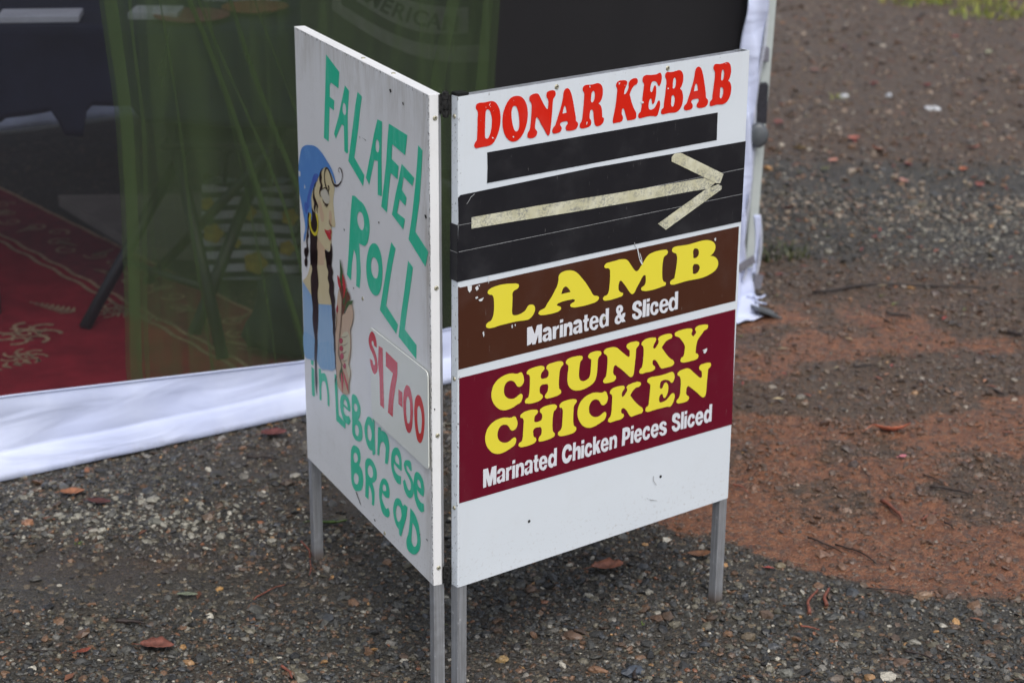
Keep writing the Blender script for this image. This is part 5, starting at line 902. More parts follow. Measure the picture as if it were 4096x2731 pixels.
pleat([(.37, .896), (.379, .685), (.377, .551), (.36, .13)], .010, 0, 1); pleat([(.44, .9), (.47, .6), (.50, .3)], .007, .004, 1); pleat([(.66, .9), (.76, .6), (.84, .3)], .006, .004, 1)
pleat([(1.141, .877), (1.102, .71), (1.05, .3)], .045, 0, 1); pleat([(1.235, .86), (1.215, .70), (1.18, .3)], .035, 0, 1); pleat([(.54, .9), (.60, .6)], .004, 0, 1)
add_sheet(lambda u, v: cp2(cleft(.03 + 2 * v) + .028 * u - .002, .044, .03 + 2 * v), 3, 30); add_sheet(lambda u, v: cp2(cleft(.03 + 2 * v) + .026 * u - .001, .038, .03 + 2 * v), 3, 30)
link('net', bm_mesh('net', bm, True), MAT['sheer'], cur)
MAT['drape'] = mat_plain('charcoal_cloth', (.017, .0165, .017), .95, .12, 3, 0, .4)
dr = solid(link('black_drape', sheetmesh('black_drape', lambda u, v: Vector(TO + Td * (1.262 + .014 * v * 2 + .74 * u) + Tn * (.10 + .02 * math.sin(9 * u + 3.5 * v) + .012 * math.sin(17 * u - 6 * v)) + Vector((0, 0, .02 + 2.0 * v))), 60, 40), MAT['drape']), .002)
tag(dr, 'plain charcoal drape hanging inside the mesh wall beside the corner post', 'curtain')
# roof, far posts and far wall
MAT['roof'] = mat_plain('white_roof_fabric', (.55, .58, .64), .8, .05, 3, 0, .1)
bm = bmesh.new(); cs = [tp(s, o, 2.1) for s, o in ((-1.02, -.03), (2.08, -.03), (2.08, 3.05), (-1.02, 3.05))]; ap = tp(.53, 1.5, 2.9); V4 = [bm.verts.new(c) for c in cs]; A4 = bm.verts.new(ap)
for k in range(4): bm.faces.new((V4[k], V4[(k + 1) % 4], A4))
W4 = [bm.verts.new(c - Vector((0, 0, .22))) for c in cs]
for k in range(4): bm.faces.new((V4[k], W4[k], W4[(k + 1) % 4], V4[(k + 1) % 4]))
mrf = M('white_roof_fabric_lit_through', (.6, .63, .7), .8); t_ = mrf.n('ShaderNodeBsdfTranslucent'); t_.inputs[0].default_value = (.62, .64, .70, 1); x2 = mrf.n('ShaderNodeMixShader'); x2.inputs[0].default_value = .5; mrf.link(mrf.b.outputs[0], x2.inputs[1]); mrf.link(t_.outputs[0], x2.inputs[2]); mrf.link(x2.outputs[0], mrf.t.nodes['Material Output'].inputs[0]); MAT['roof'] = mrf.m
link('roof', bm_mesh('roof', bm), MAT['roof'], tent)
for s, o in ((-.99, .016), (-.99, 2.98), (2.0, 2.98)): 
    p = boxo('post', (-.015, -.015, 0), (.015, .015, 2.12), .001, MAT['post'], tent); p.matrix_local = Matrix.Translation(tp(s, o, 0))
def back(u, v): s = -1 + 3 * u; z = .17 * v; return tp(s, 2.93 + fold(s, z) - .03 * (1 - v), .004 + z)
solid(link('skirt', sheetmesh('skirt', back, 90, 8), MAT['fabric'], tent))
solid(link('side_wall', sheetmesh('side_wall', lambda u, v: tp(2.0 + .01 * math.sin(u * 20), .05 + 2.9 * u, .01 + 2.08 * v), 40, 8), MAT['drape'], tent))
link('far_mesh', sheetmesh('far_mesh', lambda u, v: tp(-1 + 3 * u, 2.95, .17 + 1.9 * v), 4, 2), MAT['drape'], tent)

# ------------------------------------------------------------------ inside the marquee
mr = M('red_rug', (.2, .012, .03), .95, 0, .1); mr.set_col(mr.mix(mr.ramp(mr.noise(9, 5, .7), .3, .7), (.18, .011, .022), (.31, .020, .036))); mr.bump(mr.noise(400, 2, .6), .5, .003)
MAT['rug'] = mr.m; MAT['rugcream'] = mat_plain('cream_rug_pile', (.33, .22, .14), .95, .35, 60, 0, .3); MAT['rugband'] = mat_plain('dark_red_rug_pile', (.15, .013, .024), .95, .25, 30, 0, .3)
rug = empty('rug', (-1.3, 5.2, .01), label='red patterned rug with cream scrolls and gold border lines inside the marquee', cat='rug')
RL = Vector(rug.location)
rq = [(-.27, 4.49), (-1.15, 3.955), (-3.1, 5.35), (-2.3, 7.0)]
def flatpoly(name, pts, z0, z1, m, par, org):
    bm = bmesh.new(); a = [bm.verts.new(Vector((px, py, z1)) - org) for px, py in pts]; b = [bm.verts.new(Vector((px, py, z0)) - org) for px, py in pts]; bm.faces.new(a); bm.faces.new(b[::-1]); n = len(pts)
    for k in range(n): bm.faces.new((a[k], b[k], b[(k + 1) % n], a[(k + 1) % n]))
    return link(name, bm_mesh(name, bm), m, par)
flatpoly('pile', rq, -.004, .012, MAT['rug'], rug, RL)
rd = np.array((.615, -.789)); rp = np.array((-.789, -.615)); r0_ = np.array((-1.50, 6.05))
def rpt(a, b): q = r0_ + rd * a + rp * b; return (q[0], q[1])
flatpoly('border_band', [rpt(-.9, .0), rpt(1.93, .0), rpt(1.78, .21), rpt(-.9, .21)], .012, .0128, MAT['rugband'], rug, RL)
bm = bmesh.new()
def ribbon(pts, w, z=.0138):
    P = [np.array(p) for p in pts]; vs = []
    for k, p in enumerate(P):
        d = P[min(k + 1, len(P) - 1)] - P[max(k - 1, 0)]; d = d / (np.linalg.norm(d) + 1e-9); n_ = np.array((-d[1], d[0])) * (w if np.isscalar(w) else w[k])
        vs.append((bm.verts.new(Vector((*(p + n_), z)) - RL), bm.verts.new(Vector((*(p - n_), z)) - RL)))
    for a, b in zip(vs, vs[1:]): bm.faces.new((a[0], b[0], b[1], a[1]))
for b0 in (.215, .245, -.0, 1.2): ribbon([rpt(-.9 + 2.6 * k / 120, b0 + .004 * math.sin(k * .9) * (1 if b0 > .1 else .4)) for k in range(121)], .0055)
link('border_line', bm_mesh('border_line', bm), MAT['rugcream'], rug)
g2 = random.Random(3)
def scroll(cx, cy, R0, turns, a0, w):
    ribbon([(cx + R0 * (1 - .75 * k / 26) * math.cos(a0 + turns * 6.28 * k / 26), cy + R0 * (1 - .75 * k / 26) * math.sin(a0 + turns * 6.28 * k / 26) * .9) for k in range(27)], [w * (1 - .5 * k / 26) for k in range(27)])
def motif(): 
    global bm
    link('scroll_motif', bm_mesh('scroll_motif', bm), MAT['rugcream'], rug); bm = bmesh.new()
bm = bmesh.new()
def blossom(cx, cy, R0):
    for k in range(7):
        a = k / 7 * 6.28; scroll(cx + R0 * .6 * math.cos(a), cy + R0 * .6 * math.sin(a), R0 * .42, .85, a, R0 * .07)
    scroll(cx, cy, R0 * .35, 1.2, 0, R0 * .08); motif()
def spray(cx, cy, L, a):
    for k in range(9):
        t = k / 8; px, py = cx + math.cos(a) * L * t, cy + math.sin(a) * L * t
        for s_ in (-1, 1): ribbon([(px, py), (px + math.cos(a + s_ * 1.0) * L * .2 * (1.2 - t), py + math.sin(a + s_ * 1.0) * L * .2 * (1.2 - t))], [.007, .002])
    motif()
blossom(-1.20, 4.80, .085); spray(-1.32, 4.50, .22, .5); spray(-1.12, 4.97, .14, 2.6); blossom(-1.02, 4.98, .055); spray(-1.0, 4.97, .16, -.5); spray(-1.28, 4.68, .2, 2.6); blossom(-1.30, 4.42, .07); blossom(-.80, 4.42, .06); spray(-.9, 4.40, .16, .3)
for k in range(30):
    a = -.85 + k * .09; q = rpt(a, .105 + .03 * math.sin(k * 1.7)); scroll(q[0], q[1], .036, 1.1, k * 1.3, .0045); motif()
    if k % 2: spray(q[0], q[1], .07, k * .8)
for k in range(14): q = rpt(-.7 + g2.random() * 2.3, .55 + g2.random() * .6); blossom(q[0], q[1], .05 + .03 * g2.random())
bm.free()

MAT['navy'] = mat_plain('navy_tablecloth', (.016, .020, .045), .9, .3, 6, 0, .5); MAT['dkmetal'] = mat_plain('dark_painted_tube', (.012, .012, .016), .4, .2, 20); MAT['paper'] = mat_plain('white_paper', (.62, .64, .72), .8, .08, 10, 0, .1)
MAT['wood'] = mat_plain('grey_table_top', (.16, .15, .15), .6, .15)
tb = empty('folding_table', (-.80, 5.3, 0), label='dark-legged folding table behind the mesh wall, covered by a navy cloth', cat='table')
boxo('table_top', (-.78, -.30, .71), (.72, .32, .735), .004, MAT['wood'], tb)
for lx, ly in ((-.515, -.34), (-.70, .26), (.66, -.26), (.66, .26)): tubeo('leg', [(lx, ly, 0), (lx, ly, .70)], .0165, MAT['dkmetal'], tb, 10)
boxo('leg_brace', (-.53, -.30, .66), (-.50, .26, .69), .002, MAT['dkmetal'], tb)
def cloth(u, v):
    x = -1.62 + 1.56 * u
    hem = interp(x, [-1.7, -1.27, -1.25, -1.13, -1.115, -1.065, -1.05, -.94, -.91, -.5, 0], [.49, .50, .515, .535, .47, .465, .545, .55, .505, .49, .50])
    if v < .4: a = v / .4; return Vector((x + .80, 5.64 - 5.3 - a * .65, .737))
    a = (v - .4) / .6; return Vector((x + .80, -.318 - .012 * math.sin(x * 26 + 1) * a - .01 * a, .737 - (.737 - hem) * a))
c_ = solid(link('tablecloth', sheetmesh('tablecloth', cloth, 110, 20), MAT['navy']), .002); c_.location = (-.80, 5.3, 0)
tag(c_, 'navy cloth draped over the table inside the marquee', 'tablecloth')
def thing_box(name, c, half, rot, m, label, cat, bev=.004):
    o = boxo(name, tuple(-h for h in half), half, bev, m, None); o.location = c; o.rotation_euler = (0, 0, rot); return tag(o, label, cat)
thing_box('folded_paper', (-1.175, 5.09, .747), (.10, .055, .008), .10, MAT['paper'], 'white folded paper on the left end of the navy table', 'paper', .002)
thing_box('paper_stack', (-.895, 5.14, .747), (.062, .05, .009), -.03, MAT['paper'], 'short white paper stack behind the curtain on the navy table', 'paper', .002)
thing_box('folded_paper', (-.71, 5.40, .747), (.10, .05, .008), .05, MAT['paper'], 'pale paper at the top edge of the view behind the plates', 'paper', .002)
MAT['orange'] = mat_plain('orange_plastic', (.34, .12, .06), .4, .1); MAT['pink'] = mat_plain('pink_plastic', (.30, .10, .11), .4, .1)
def lathe(name, prof, m, loc, n=28):
    bm = bmesh.new(); R_ = [[bm.verts.new((r * math.cos(2 * math.pi * k / n), r * math.sin(2 * math.pi * k / n), z)) for k in range(n)] for r, z in prof]
    for A, B in zip(R_, R_[1:]):
        for k in range(n): bm.faces.new((A[k], A[(k + 1) % n], B[(k + 1) % n], B[k]))
    bm.faces.new(R_[0][::-1]); bm.faces.new(R_[-1]); o = link(name, bm_mesh(name, bm, True), m); o.location = loc; return o
tag(lathe('plate', [(.03, 0), (.05, .002), (.085, .014), (.083, .016), (.04, .006), (.01, .005)], MAT['orange'], (-.655, 5.20, .739)), 'orange plate on the navy table behind the curtain', 'plate', 'plates on the navy table')
tag(lathe('plate', [(.03, 0), (.055, .002), (.095, .012), (.093, .014), (.04, .006), (.01, .005)], MAT['pink'], (-.80, 5.09, .739)), 'dull pink plate at the front edge of the navy table', 'plate', 'plates on the navy table')

# folding stool with crossed legs
st = empty('camp_stool', (-.86, 4.85, 0), label='dark tube folding stool with crossed legs standing on the rug', cat='stool')
def sp(x, y, z): return (x + .86, y - 4.85, z)
for a, b in (((-1.063, 4.84, .012), (-.84, 5.19, .42)), ((-.690, 4.62, .012), (-.83, 5.02, .42)), ((-.640, 5.16, .42), (-.80, 4.80, .012)), ((-.64, 4.98, .42), (-.70, 4.62, .3))): pass
for a, b in (((-1.063, 4.84, .016), (-.82, 5.24, .44)), ((-.690, 4.625, .016), (-.855, 5.02, .50)), ((-.64, 5.24, .38), (-.785, 4.80, .016))):
    tubeo('leg', [sp(*a), sp(*b)], .0155, MAT['dkmetal'], st, 12)
tubeo('leg', [sp(-.60, 4.95, .44), sp(-.97, 5.22, .016)], .013, MAT['dkmetal'], st, 12)
boxo('seat', (-.01, .10, .44), (.28, .42, .455), .004, MAT['drape'], st)
tubeo('stretcher', [sp(-.985, 4.965, .15), sp(-.74, 4.75, .15)], .010, MAT['dkmetal'], st)
MAT['carton'] = mat_plain('grey_cardboard', (.20, .175, .16), .85, .12, 8, 0, .2)
ct = flatpoly('flat_carton', [(-1.37, 6.0), (-.62, 6.05), (-.62, 5.45), (-1.03, 5.46)], .0, .035, MAT['carton'], None, Vector((0, 0, 0))); tag(ct, 'flat grey-beige carton lying behind the stool on the floor', 'carton')
# striped bag with yellow blooms
mb = M('striped_bag_cloth', (.5, .5, .55), .85); x_, y_, z_ = mb.xyz(); wv = mb.math('ADD', mb.math('MULTIPLY', z_, 38.0), mb.math('MULTIPLY', mb.math('MULTIPLY', x_, x_), 26.0))
sn = mb.math('SINE', mb.math('MULTIPLY', wv, 4.6), 0); mb.set_col(mb.mix(mb.ramp(sn, -.35, -.1), (.02, .02, .022), (.56, .58, .66))); MAT['stripe'] = mb.m; MAT['bloom'] = mat_plain('yellow_bloom_print', (.52, .38, .05), .8, .35, 60)
bag = empty('striped_bag', (-.705, 5.32, 0), label='white bag with black stripes and yellow flowers beside the crossed stool legs', cat='bag')
def bagv(u, v):
    a = u * 2 * math.pi; w = .135 * (1 - .10 * v); d = .07 * (1 - .35 * v); p = lambda t: math.copysign(abs(t) ** .55, t); return Vector((w * p(math.cos(a)), d * p(math.sin(a)), .01 + .26 * v + .012 * math.cos(2 * a) * v))
bm = bmesh.new(); nu, nv = 36, 12; R_ = [[bm.verts.new(bagv(i / nu, j / nv)) for i in range(nu)] for j in range(nv + 1)]
for j in range(nv):
    for i in range(nu): bm.faces.new((R_[j][i], R_[j][(i + 1) % nu], R_[j + 1][(i + 1) % nu], R_[j + 1][i]))
bm.faces.new(R_[0][::-1]); link('bag_body', bm_mesh('bag_body', bm, True), MAT['stripe'], bag)
for k, (bx, bz, br) in enumerate(((.02, .06, .030), (.105, .10, .020), (.005, .20, .022), (.115, .185, .022), (-.09, .14, .026), (-.10, .22, .018), (-.03, .115, .014))):
    bm = bmesh.new(); n = 20; c0 = bm.verts.new((0, 0, 0)); rv = [bm.verts.new((br * (1 + .13 * math.cos(5 * t * 2 * math.pi / n)) * math.cos(t * 2 * math.pi / n), 0, br * (1 + .13 * math.cos(5 * t * 2 * math.pi / n)) * math.sin(t * 2 * math.pi / n))) for t in range(n)]
    for t in range(n): bm.faces.new((c0, rv[t], rv[(t + 1) % n]))
    o = link('flower_print', bm_mesh('flower_print', bm), MAT['bloom'], bag); o.location = (bx, -.074 + .045 * (bx / .135) ** 4 * .3, bz)
for sx in (-.06, .06): tubeo('handle', [(sx, -.03, .26), (sx * .9, -.02, .34), (sx * .3, 0, .37), (-sx * .1, 0, .37)], .006, MAT['strapd'], bag)
# slumped dark bag close to the wall
MAT['dkgreen'] = mat_plain('dark_cloth_bag', (.018, .030, .026), .85, .3, 25, 0, .6)
def blob(name, loc, rx, ry, rz, m, seed, sub=3, flat=0.0, amp=.25):
    bm = bmesh.new(); bmesh.ops.create_icosphere(bm, subdivisions=sub, radius=1); g = np.random.default_rng(seed); ph = g.random(6) * 6
    for v in bm.verts:
        d = 1 + amp * (math.sin(2.3 * v.co.x + ph[0]) * math.sin(2.9 * v.co.y + ph[1]) + .5 * math.sin(5 * v.co.z + ph[2] + 3 * v.co.x) + .25 * math.sin(9 * v.co.y + ph[3]))
        v.co = Vector((v.co.x * rx * d, v.co.y * ry * d, max(v.co.z * d, -.55) * rz))
    o = link(name, bm_mesh(name, bm, sub > 2), m); o.location = loc; return o
tag(blob('slumped_bag', (-.49, 4.66, .09), .14, .075, .115, MAT['dkgreen'], 4), 'dark slumped bag just inside the wall beside the left board', 'bag')
# banner with arched lettering behind the curtain
MAT['bannerc'] = mat_plain('grey_green_banner', (.05, .06, .055), .9, .2, 8, 0, .2); MAT['bannerg'] = mat_plain('pale_banner_print', (.19, .20, .20), .9, .15, 20, 0, .1)
ban = empty('printed_banner', (-.242, 4.90, .720), label='dim banner with a pale shield outline and arched letters behind the curtain', cat='banner')
ban.scale = (.89, .89, .89)
boxo('cloth', (-.30, 0, -.35), (.36, .004, .75), .001, MAT['bannerc'], ban)
def flat_shape(name, loops, m, par, yo):
    L_ = [[Vector((p[0], p[1], 0)) for p in l] for l in loops]; tri = tessellate_polygon(L_); fl = [p for l in L_ for p in l]; return link(name, mesh(name, [(p.x, yo, p.y) for p in fl], [tuple(t) for t in tri]), m, par)
arc = lambda x0, z0, x1, z1, sag, n=16: [(x0 + (x1 - x0) * k / n, z0 + (z1 - z0) * k / n - sag * math.sin(math.pi * k / n)) for k in range(n + 1)]
o1 = [(-.215, .5)] + arc(-.215, .09, .225, -.045, .055) + [(.225, .5)]; i1 = [(-.19, .5)] + arc(-.19, .105, .195, .0, .045) + [(.195, .5)]
flat_shape('shield_outline', [o1 + i1[::-1]], MAT['bannerg'], ban, -.002)
flat_shape('letter_band', [arc(-.15, .115, .15, .03, .035) + arc(-.15, .19, .15, .10, .03)[::-1]], MAT['bannerg'], ban, -.0022)
for ch, bx, bz, rt in (('A', -.150, .132, -.62), ('M', -.112, .106, -.56), ('E', -.078, .086, -.48), ('R', -.044, .070, -.40), ('I', -.016, .060, -.32), ('C', .016, .052, -.26), ('A', .055, .043, -.20), ('N', .100, .036, -.12)):
    fc = bpy.data.curves.new('letter', 'FONT'); fc.body = ch; fc.size = .058; fc.align_x = 'CENTER'; fc.offset = .0015
    fo = bpy.data.objects.new('letter', fc); COL.objects.link(fo); dg = bpy.context.evaluated_depsgraph_get(); me = bpy.data.meshes.new_from_object(fo.evaluated_get(dg)); bpy.data.objects.remove(fo)
    me.materials.clear(); lo = link('letter', me, MAT['bannerc'], ban); lo.location = (bx, -.0035, bz); lo.rotation_euler = (math.pi / 2, -rt, 0)

# ------------------------------------------------------------------ leaves, sticks, larger stones, weeds
def gz(x, y): return float(ghei(np.array([x]), np.array([y]))[0])
def leaf(loc, L, w, rot, col, label, curl=.25, cat='leaf', tip=0.0, up=.0, jag=.0, group='fallen leaves lying on the ground', stem=True, seed=0):
    key = 'leaf_%d_%d_%d' % tuple(int(c * 100) for c in col)
    m = MAT.get(key)
    if m is None: m = MAT[key] = mat_plain('fallen_leaf', col, .5, .45, 70, 0, .3)
    g = random.Random(seed or int(loc[0] * 1000)); n = 12; V = []
    for k in range(n + 1):
        t = k / n; hw = w * math.sin(math.pi * min(1, t * .92 + .04)) ** .8 * (1 + jag * (g.random() - .5)); x = (t - .5) * L; zz = curl * L * (2 * t - 1) ** 2 * .5 + up * t * L
        for s_ in (-1, -.5, 0, .5, 1): V.append((x, hw * s_, zz + abs(s_) * hw * .45 + .0012 * g.random()))
    F = [(k * 5 + i, k * 5 + i + 1, k * 5 + i + 6, k * 5 + i + 5) for k in range(n) for i in range(4)]
    o = link('fallen_leaf', mesh('fallen_leaf', V, F, True), m); solid(o, .0006); o.location = (loc[0], loc[1], gz(*loc[:2]) + .006); o.rotation_euler = (tip, 0, rot)
    if stem:
        st_ = tubeo('stalk', [(-L * .5, 0, curl * L * .5), (-L * .62, .002, curl * L * .3), (-L * .75, .004, .002)], .0007, m, o, 5)
    return tag(o, label, cat, group)
RED, ORG, PNK, BRN, DRK, YEL = (.36, .045, .035), (.34, .09, .03), (.52, .17, .13), (.17, .065, .035), (.10, .035, .025), (.34, .22, .03)
leaf((.838, 4.21), .085, .014, .1, (.55, .17, .10), 'pink and orange curled leaf lying alone on the red-brown mud', .35, tip=-.5)
leaf((.182, 3.512), .062, .020, .25, (.22, .085, .05), 'broad ragged brown leaf on dark gravel under the right board', .2, jag=.5)
leaf((.358, 3.56), .045, .013, .1, (.15, .07, .035), 'brown leaf beside the inner side of the far right leg', .3, jag=.4)
leaf((-.612, 3.188), .060, .018, -.1, (.15, .055, .04), 'flat brown leaf low on the left foreground gravel', .1, jag=.3)
leaf((-.891, 3.84), .048, .015, .1, (.27, .115, .06), 'orange leaf below the white skirt at far left', .25)
leaf((-.83, 3.80), .050, .012, -.2, (.08, .03, .028), 'dark crimson leaf right of the orange leaf below the skirt', .2)
leaf((-.518, 4.17), .055, .020, .2, (.11, .035, .032), 'wine-coloured leaf just outside the skirt left of the board', .2, jag=.3)
leaf((-.735, 3.168), .026, .006, .6, (.2, .05, .03), 'small red leaf at the end of a thin twig, bottom left', .3)
leaf((-.357, 3.70), .070, .010, .0, (.07, .12, .03), 'long green and red leaf behind the far left leg', .2, tip=-.3)
leaf((.835, 4.065), .018, .006, .5, (.60, .20, .24), 'tiny bright pink petal-like leaf right of the board', .3)
names = ['dark red leaf near the top, right of the marquee corner', 'dark red leaf high at the right', 'bright red leaf at the right among brown litter', 'faded red leaf left of the bright red leaf', 'orange-red leaf on grey gravel nearest the corner post side', 'tan orange leaf right of the orange-red leaf', 'dark red glossy leaf in the middle of the grey gravel', 'rust orange leaf at the right of the grey gravel', 'pale orange leaf above the rust orange leaf', 'pink-brown leaf below the dark glossy leaf', 'reddish leaf below the rust leaf near the right edge', 'maroon leaf close to the corner flap', 'mustard yellow leaf right of the post knob', 'salmon pink leaf on grey gravel', 'olive leaf left of the salmon leaf', 'orange leaf in the top right corner', 'brown-red leaf beside the post sleeve', 'brown leaf high beside the post']
rl = [(1.373, 8.483), (1.878, 8.702), (1.575, 7.726), (1.381, 7.763), (1.163, 6.863), (1.223, 6.731), (1.289, 6.532), (1.456, 6.475), (1.555, 6.772), (1.24, 6.331), (1.471, 6.288), (.833, 6.008), (.964, 6.758), (1.051, 6.579), (1.01, 6.475), (2.321, 9.594), (.937, 7.113), (1.18, 7.989)]
rc = [DRK, (.28, .05, .035), (.65, .05, .06), RED, (.48, .13, .08), ORG, (.30, .03, .02), (.42, .10, .02), PNK, (.50, .24, .18), (.35, .08, .05), (.16, .035, .03), YEL, (.60, .25, .17), (.12, .12, .03), (.42, .08, .03), (.30, .09, .07), (.22, .10, .07)]
for k, (p, c, nm_) in enumerate(zip(rl, rc, names)): leaf(p, .036 + .02 * rnd.random(), .010 + .006 * rnd.random(), rnd.random() * 6.28, tuple(v * .62 + .035 for v in c), nm_, .25, tip=rnd.uniform(-.4, .4), stem=False, seed=k + 5)
# scattered small litter: fragments far too many to count
g = np.random.default_rng(8); n = 1500; ly = 3 + 7 * g.random(n) ** .8; lx = (g.random(n) * 2 - 1) * .29 * ly; rel = np.stack([lx, ly], 1) - TA; s_, o_ = rel @ TD, rel @ TN; k_ = ~((s_ < 2.02) & (o_ > -.02) & (o_ < 3)) & (g.random(n) < np.where(ly < 4.3, .10, np.where(lx > .3, 1, .5))); lx, ly = lx[k_], ly[k_]; n = len(lx)
L = .006 + .012 * g.random(n); wv_ = L * (.2 + .3 * g.random(n)); a = g.random(n) * 6.283; z0 = ghei(lx, ly) + .004; base = np.array([(-1, 0, .0), (0, 1, .4), (1, 0, .1), (0, -1, .3)])
P = base[None] * np.stack([L, wv_, L * .5], 1)[:, None, :]; Xr = P[..., 0] * np.cos(a)[:, None] - P[..., 1] * np.sin(a)[:, None]; Yr = P[..., 0] * np.sin(a)[:, None] + P[..., 1] * np.cos(a)[:, None]
V = np.stack([Xr + lx[:, None], Yr + ly[:, None], P[..., 2] + z0[:, None]], 2).reshape(-1, 3); F = (np.array([(0, 1, 2), (0, 2, 3)])[None] + (np.arange(n) * 4)[:, None, None]).reshape(-1, 3)
me = bpy.data.meshes.new('leaf_litter'); me.vertices.add(len(V)); me.vertices.foreach_set('co', V.astype(np.float32).ravel()); set_faces(me, F)
pal = np.array([(.20, .075, .05), (.14, .06, .035), (.30, .15, .09), (.25, .05, .04), (.10, .11, .035), (.33, .26, .16)]); cc = pal[g.choice(6, n, p=[.3, .3, .13, .09, .05, .13])] * (.7 + .6 * g.random((n, 1)))
at_ = me.color_attributes.new('stone', 'FLOAT_COLOR', 'POINT'); at_.data.foreach_set('color', np.repeat(np.concatenate([cc, np.ones((n, 1))], 1), 4, 0).astype(np.float32).ravel())
ml = M('litter_fragments', rough=.6); ml.set_col(ml.attr('stone')[0]); tag(link('leaf_litter', me, ml.m), 'small brown leaf and bark fragments scattered on the ground', 'leaf litter', kind='stuff')

MAT['stickd'] = mat_plain('dark_wet_twig', (.022, .014, .012), .55, .4, 80, 0, .4); MAT['stickr'] = mat_plain('red_bark_strip', (.17, .055, .035), .65, .4, 80, 0, .4)
def stick(a, b, r, m, label, bend=.06, cat='stick', r_end=None):
    L = math.hypot(b[0] - a[0], b[1] - a[1]); n = 9; pts = []; g = random.Random(int(a[0] * 999)); px, py = -(b[1] - a[1]) / L, (b[0] - a[0]) / L; ph = g.random() * 6
    for k in range(n):
        t = k / (n - 1); w = bend * L * (math.sin(math.pi * t) * .8 + .25 * math.sin(7 * t + ph) * t * (1 - t) * 4); X, Y = a[0] + (b[0] - a[0]) * t + px * w, a[1] + (b[1] - a[1]) * t + py * w
        pts.append((X, Y, gz(X, Y) + r + .003 + .002 * g.random()))
    o0 = Vector(pts[0]); o = tubeo('stick', [Vector(p) - o0 for p in pts], r, MAT[m], None, 7, r_end=r_end or r * .5); o.location = o0; return tag(o, label, cat, 'sticks and twigs lying on the ground')
for a, b, r, m, lb in [
    ((.798, 5.197), (1.266, 5.235), .0045, 'stickd', 'long straight dark stick right of the marquee foot'), ((.959, 5.011), (1.02, 4.994), .0045, 'stickd', 'short thick dark stick below the long stick'),
    ((.815, 4.619), (.877, 4.62), .003, 'stickd', 'thin dark twig on grey mud in the middle right'), ((1.239, 4.87), (1.269, 4.833), .005, 'stickd', 'short black stick near the right edge'), ((1.12, 4.475), (1.135, 4.438), .003, 'stickd', 'short slanted twig left of the right edge'),
    ((.862, 3.903), (.944, 3.857), .0030, 'stickd', 'straight black twig on brown mud at the lower right'), ((.751, 3.833), (.775, 3.728), .0045, 'stickr', 'thick red-brown bark stick pointing at the camera on the mud'), ((.817, 3.742), (.851, 3.771), .003, 'stickr', 'short red bark piece right of the thick bark stick'),
    ((.858, 3.729), (.87, 3.692), .002, 'stickd', 'fine dark twig right of the short red bark'), ((.537, 3.329), (.565, 3.421), .0038, 'stickr', 'bent red bark strip on gravel right of the right leg'), ((.573, 3.363), (.587, 3.427), .0040, 'stickr', 'split red bark strip beside the bent one'),
    ((.515, 3.281), (.546, 3.265), .0022, 'stickr', 'thin crimson twig below the bark strips'), ((.683, 3.195), (.732, 3.162), .0022, 'stickd', 'dark twig in the lower right gravel'), ((.578, 3.655), (.638, 3.591), .0022, 'stickd', 'dark twig pressed in the clay edge'),
    ((.629, 3.639), (.694, 3.544), .0020, 'stickd', 'curved dark twig along the clay edge'), ((.657, 3.434), (.741, 3.40), .0016, 'stickd', 'thin root fibre on the clay edge'), ((.456, 3.898), (.483, 3.865), .0025, 'stickr', 'small bark twig just right of the board'),
    ((.735, 3.996), (.74, 3.916), .0016, 'stickd', 'fine upright twig below the pink leaf'), ((.862, 3.967), (.895, 3.922), .002, 'stickd', 'short twig above the straight black twig'),
    ((-.856, 3.173), (-.754, 3.161), .0014, 'stickd', 'long thin dark twig at the bottom left'), ((-.562, 4.047), (-.503, 4.038), .0028, 'stickd', 'dark twig below the skirt beside the left board'), ((-.39, 3.127), (-.368, 3.089), .003, 'stickr', 'red-brown twig at the bottom, left of the near legs'),
    ((-.70, 3.280), (-.648, 3.271), .0042, 'stickd', 'thick black twig in the left foreground'), ((-.54, 3.665), (-.497, 3.666), .0016, 'stickd', 'thin dark twig on mud left of the far left leg'), ((-.466, 3.37), (-.416, 3.43), .0018, 'stickr', 'slanted brown twig left of the near legs'),
    ((-.006, 3.197), (.095, 3.20), .0013, 'stickd', 'thin black twig right of the near legs'), ((.10, 3.555), (.175, 3.56), .0016, 'stickd', 'black twig in the shade under the right board'), ((-.405, 3.62), (-.375, 3.47), .0020, 'stickr', 'curved red fibre beside the foot of the far left leg'),
    ((.21, 3.08), (.215, 3.115), .0045, 'stickd', 'thick brown stub beside the blue-grey stone'), ((.45, 4.6), (.52, 4.63), .002, 'stickd', 'dark twig on the mud below the marquee corner')]:
    stick(a, b, r, m, lb, .10)
def rock(loc, rx, ry, rz, rot, col, label):
    k = 'rock_%d_%d' % (int(col[0] * 1000), int(col[2] * 1000))
    if k not in MAT: MAT[k] = mat_plain('wet_rock', col, .45, .35, 90, 0, .5)
    o = blob('stone', (loc[0], loc[1], gz(*loc) + rz * .35), rx, ry, rz, MAT[k], int(loc[0] * 7919) % 997, 2, amp=.22); o.rotation_euler = (rnd.uniform(-.15, .15), rnd.uniform(-.15, .15), rot); return tag(o, label, 'stone', 'larger stones lying in the gravel')
GR, BR_, TN_, PL, BL = (.06, .06, .058), (.10, .062, .042), (.26, .15, .07), (.20, .19, .16), (.052, .062, .080)
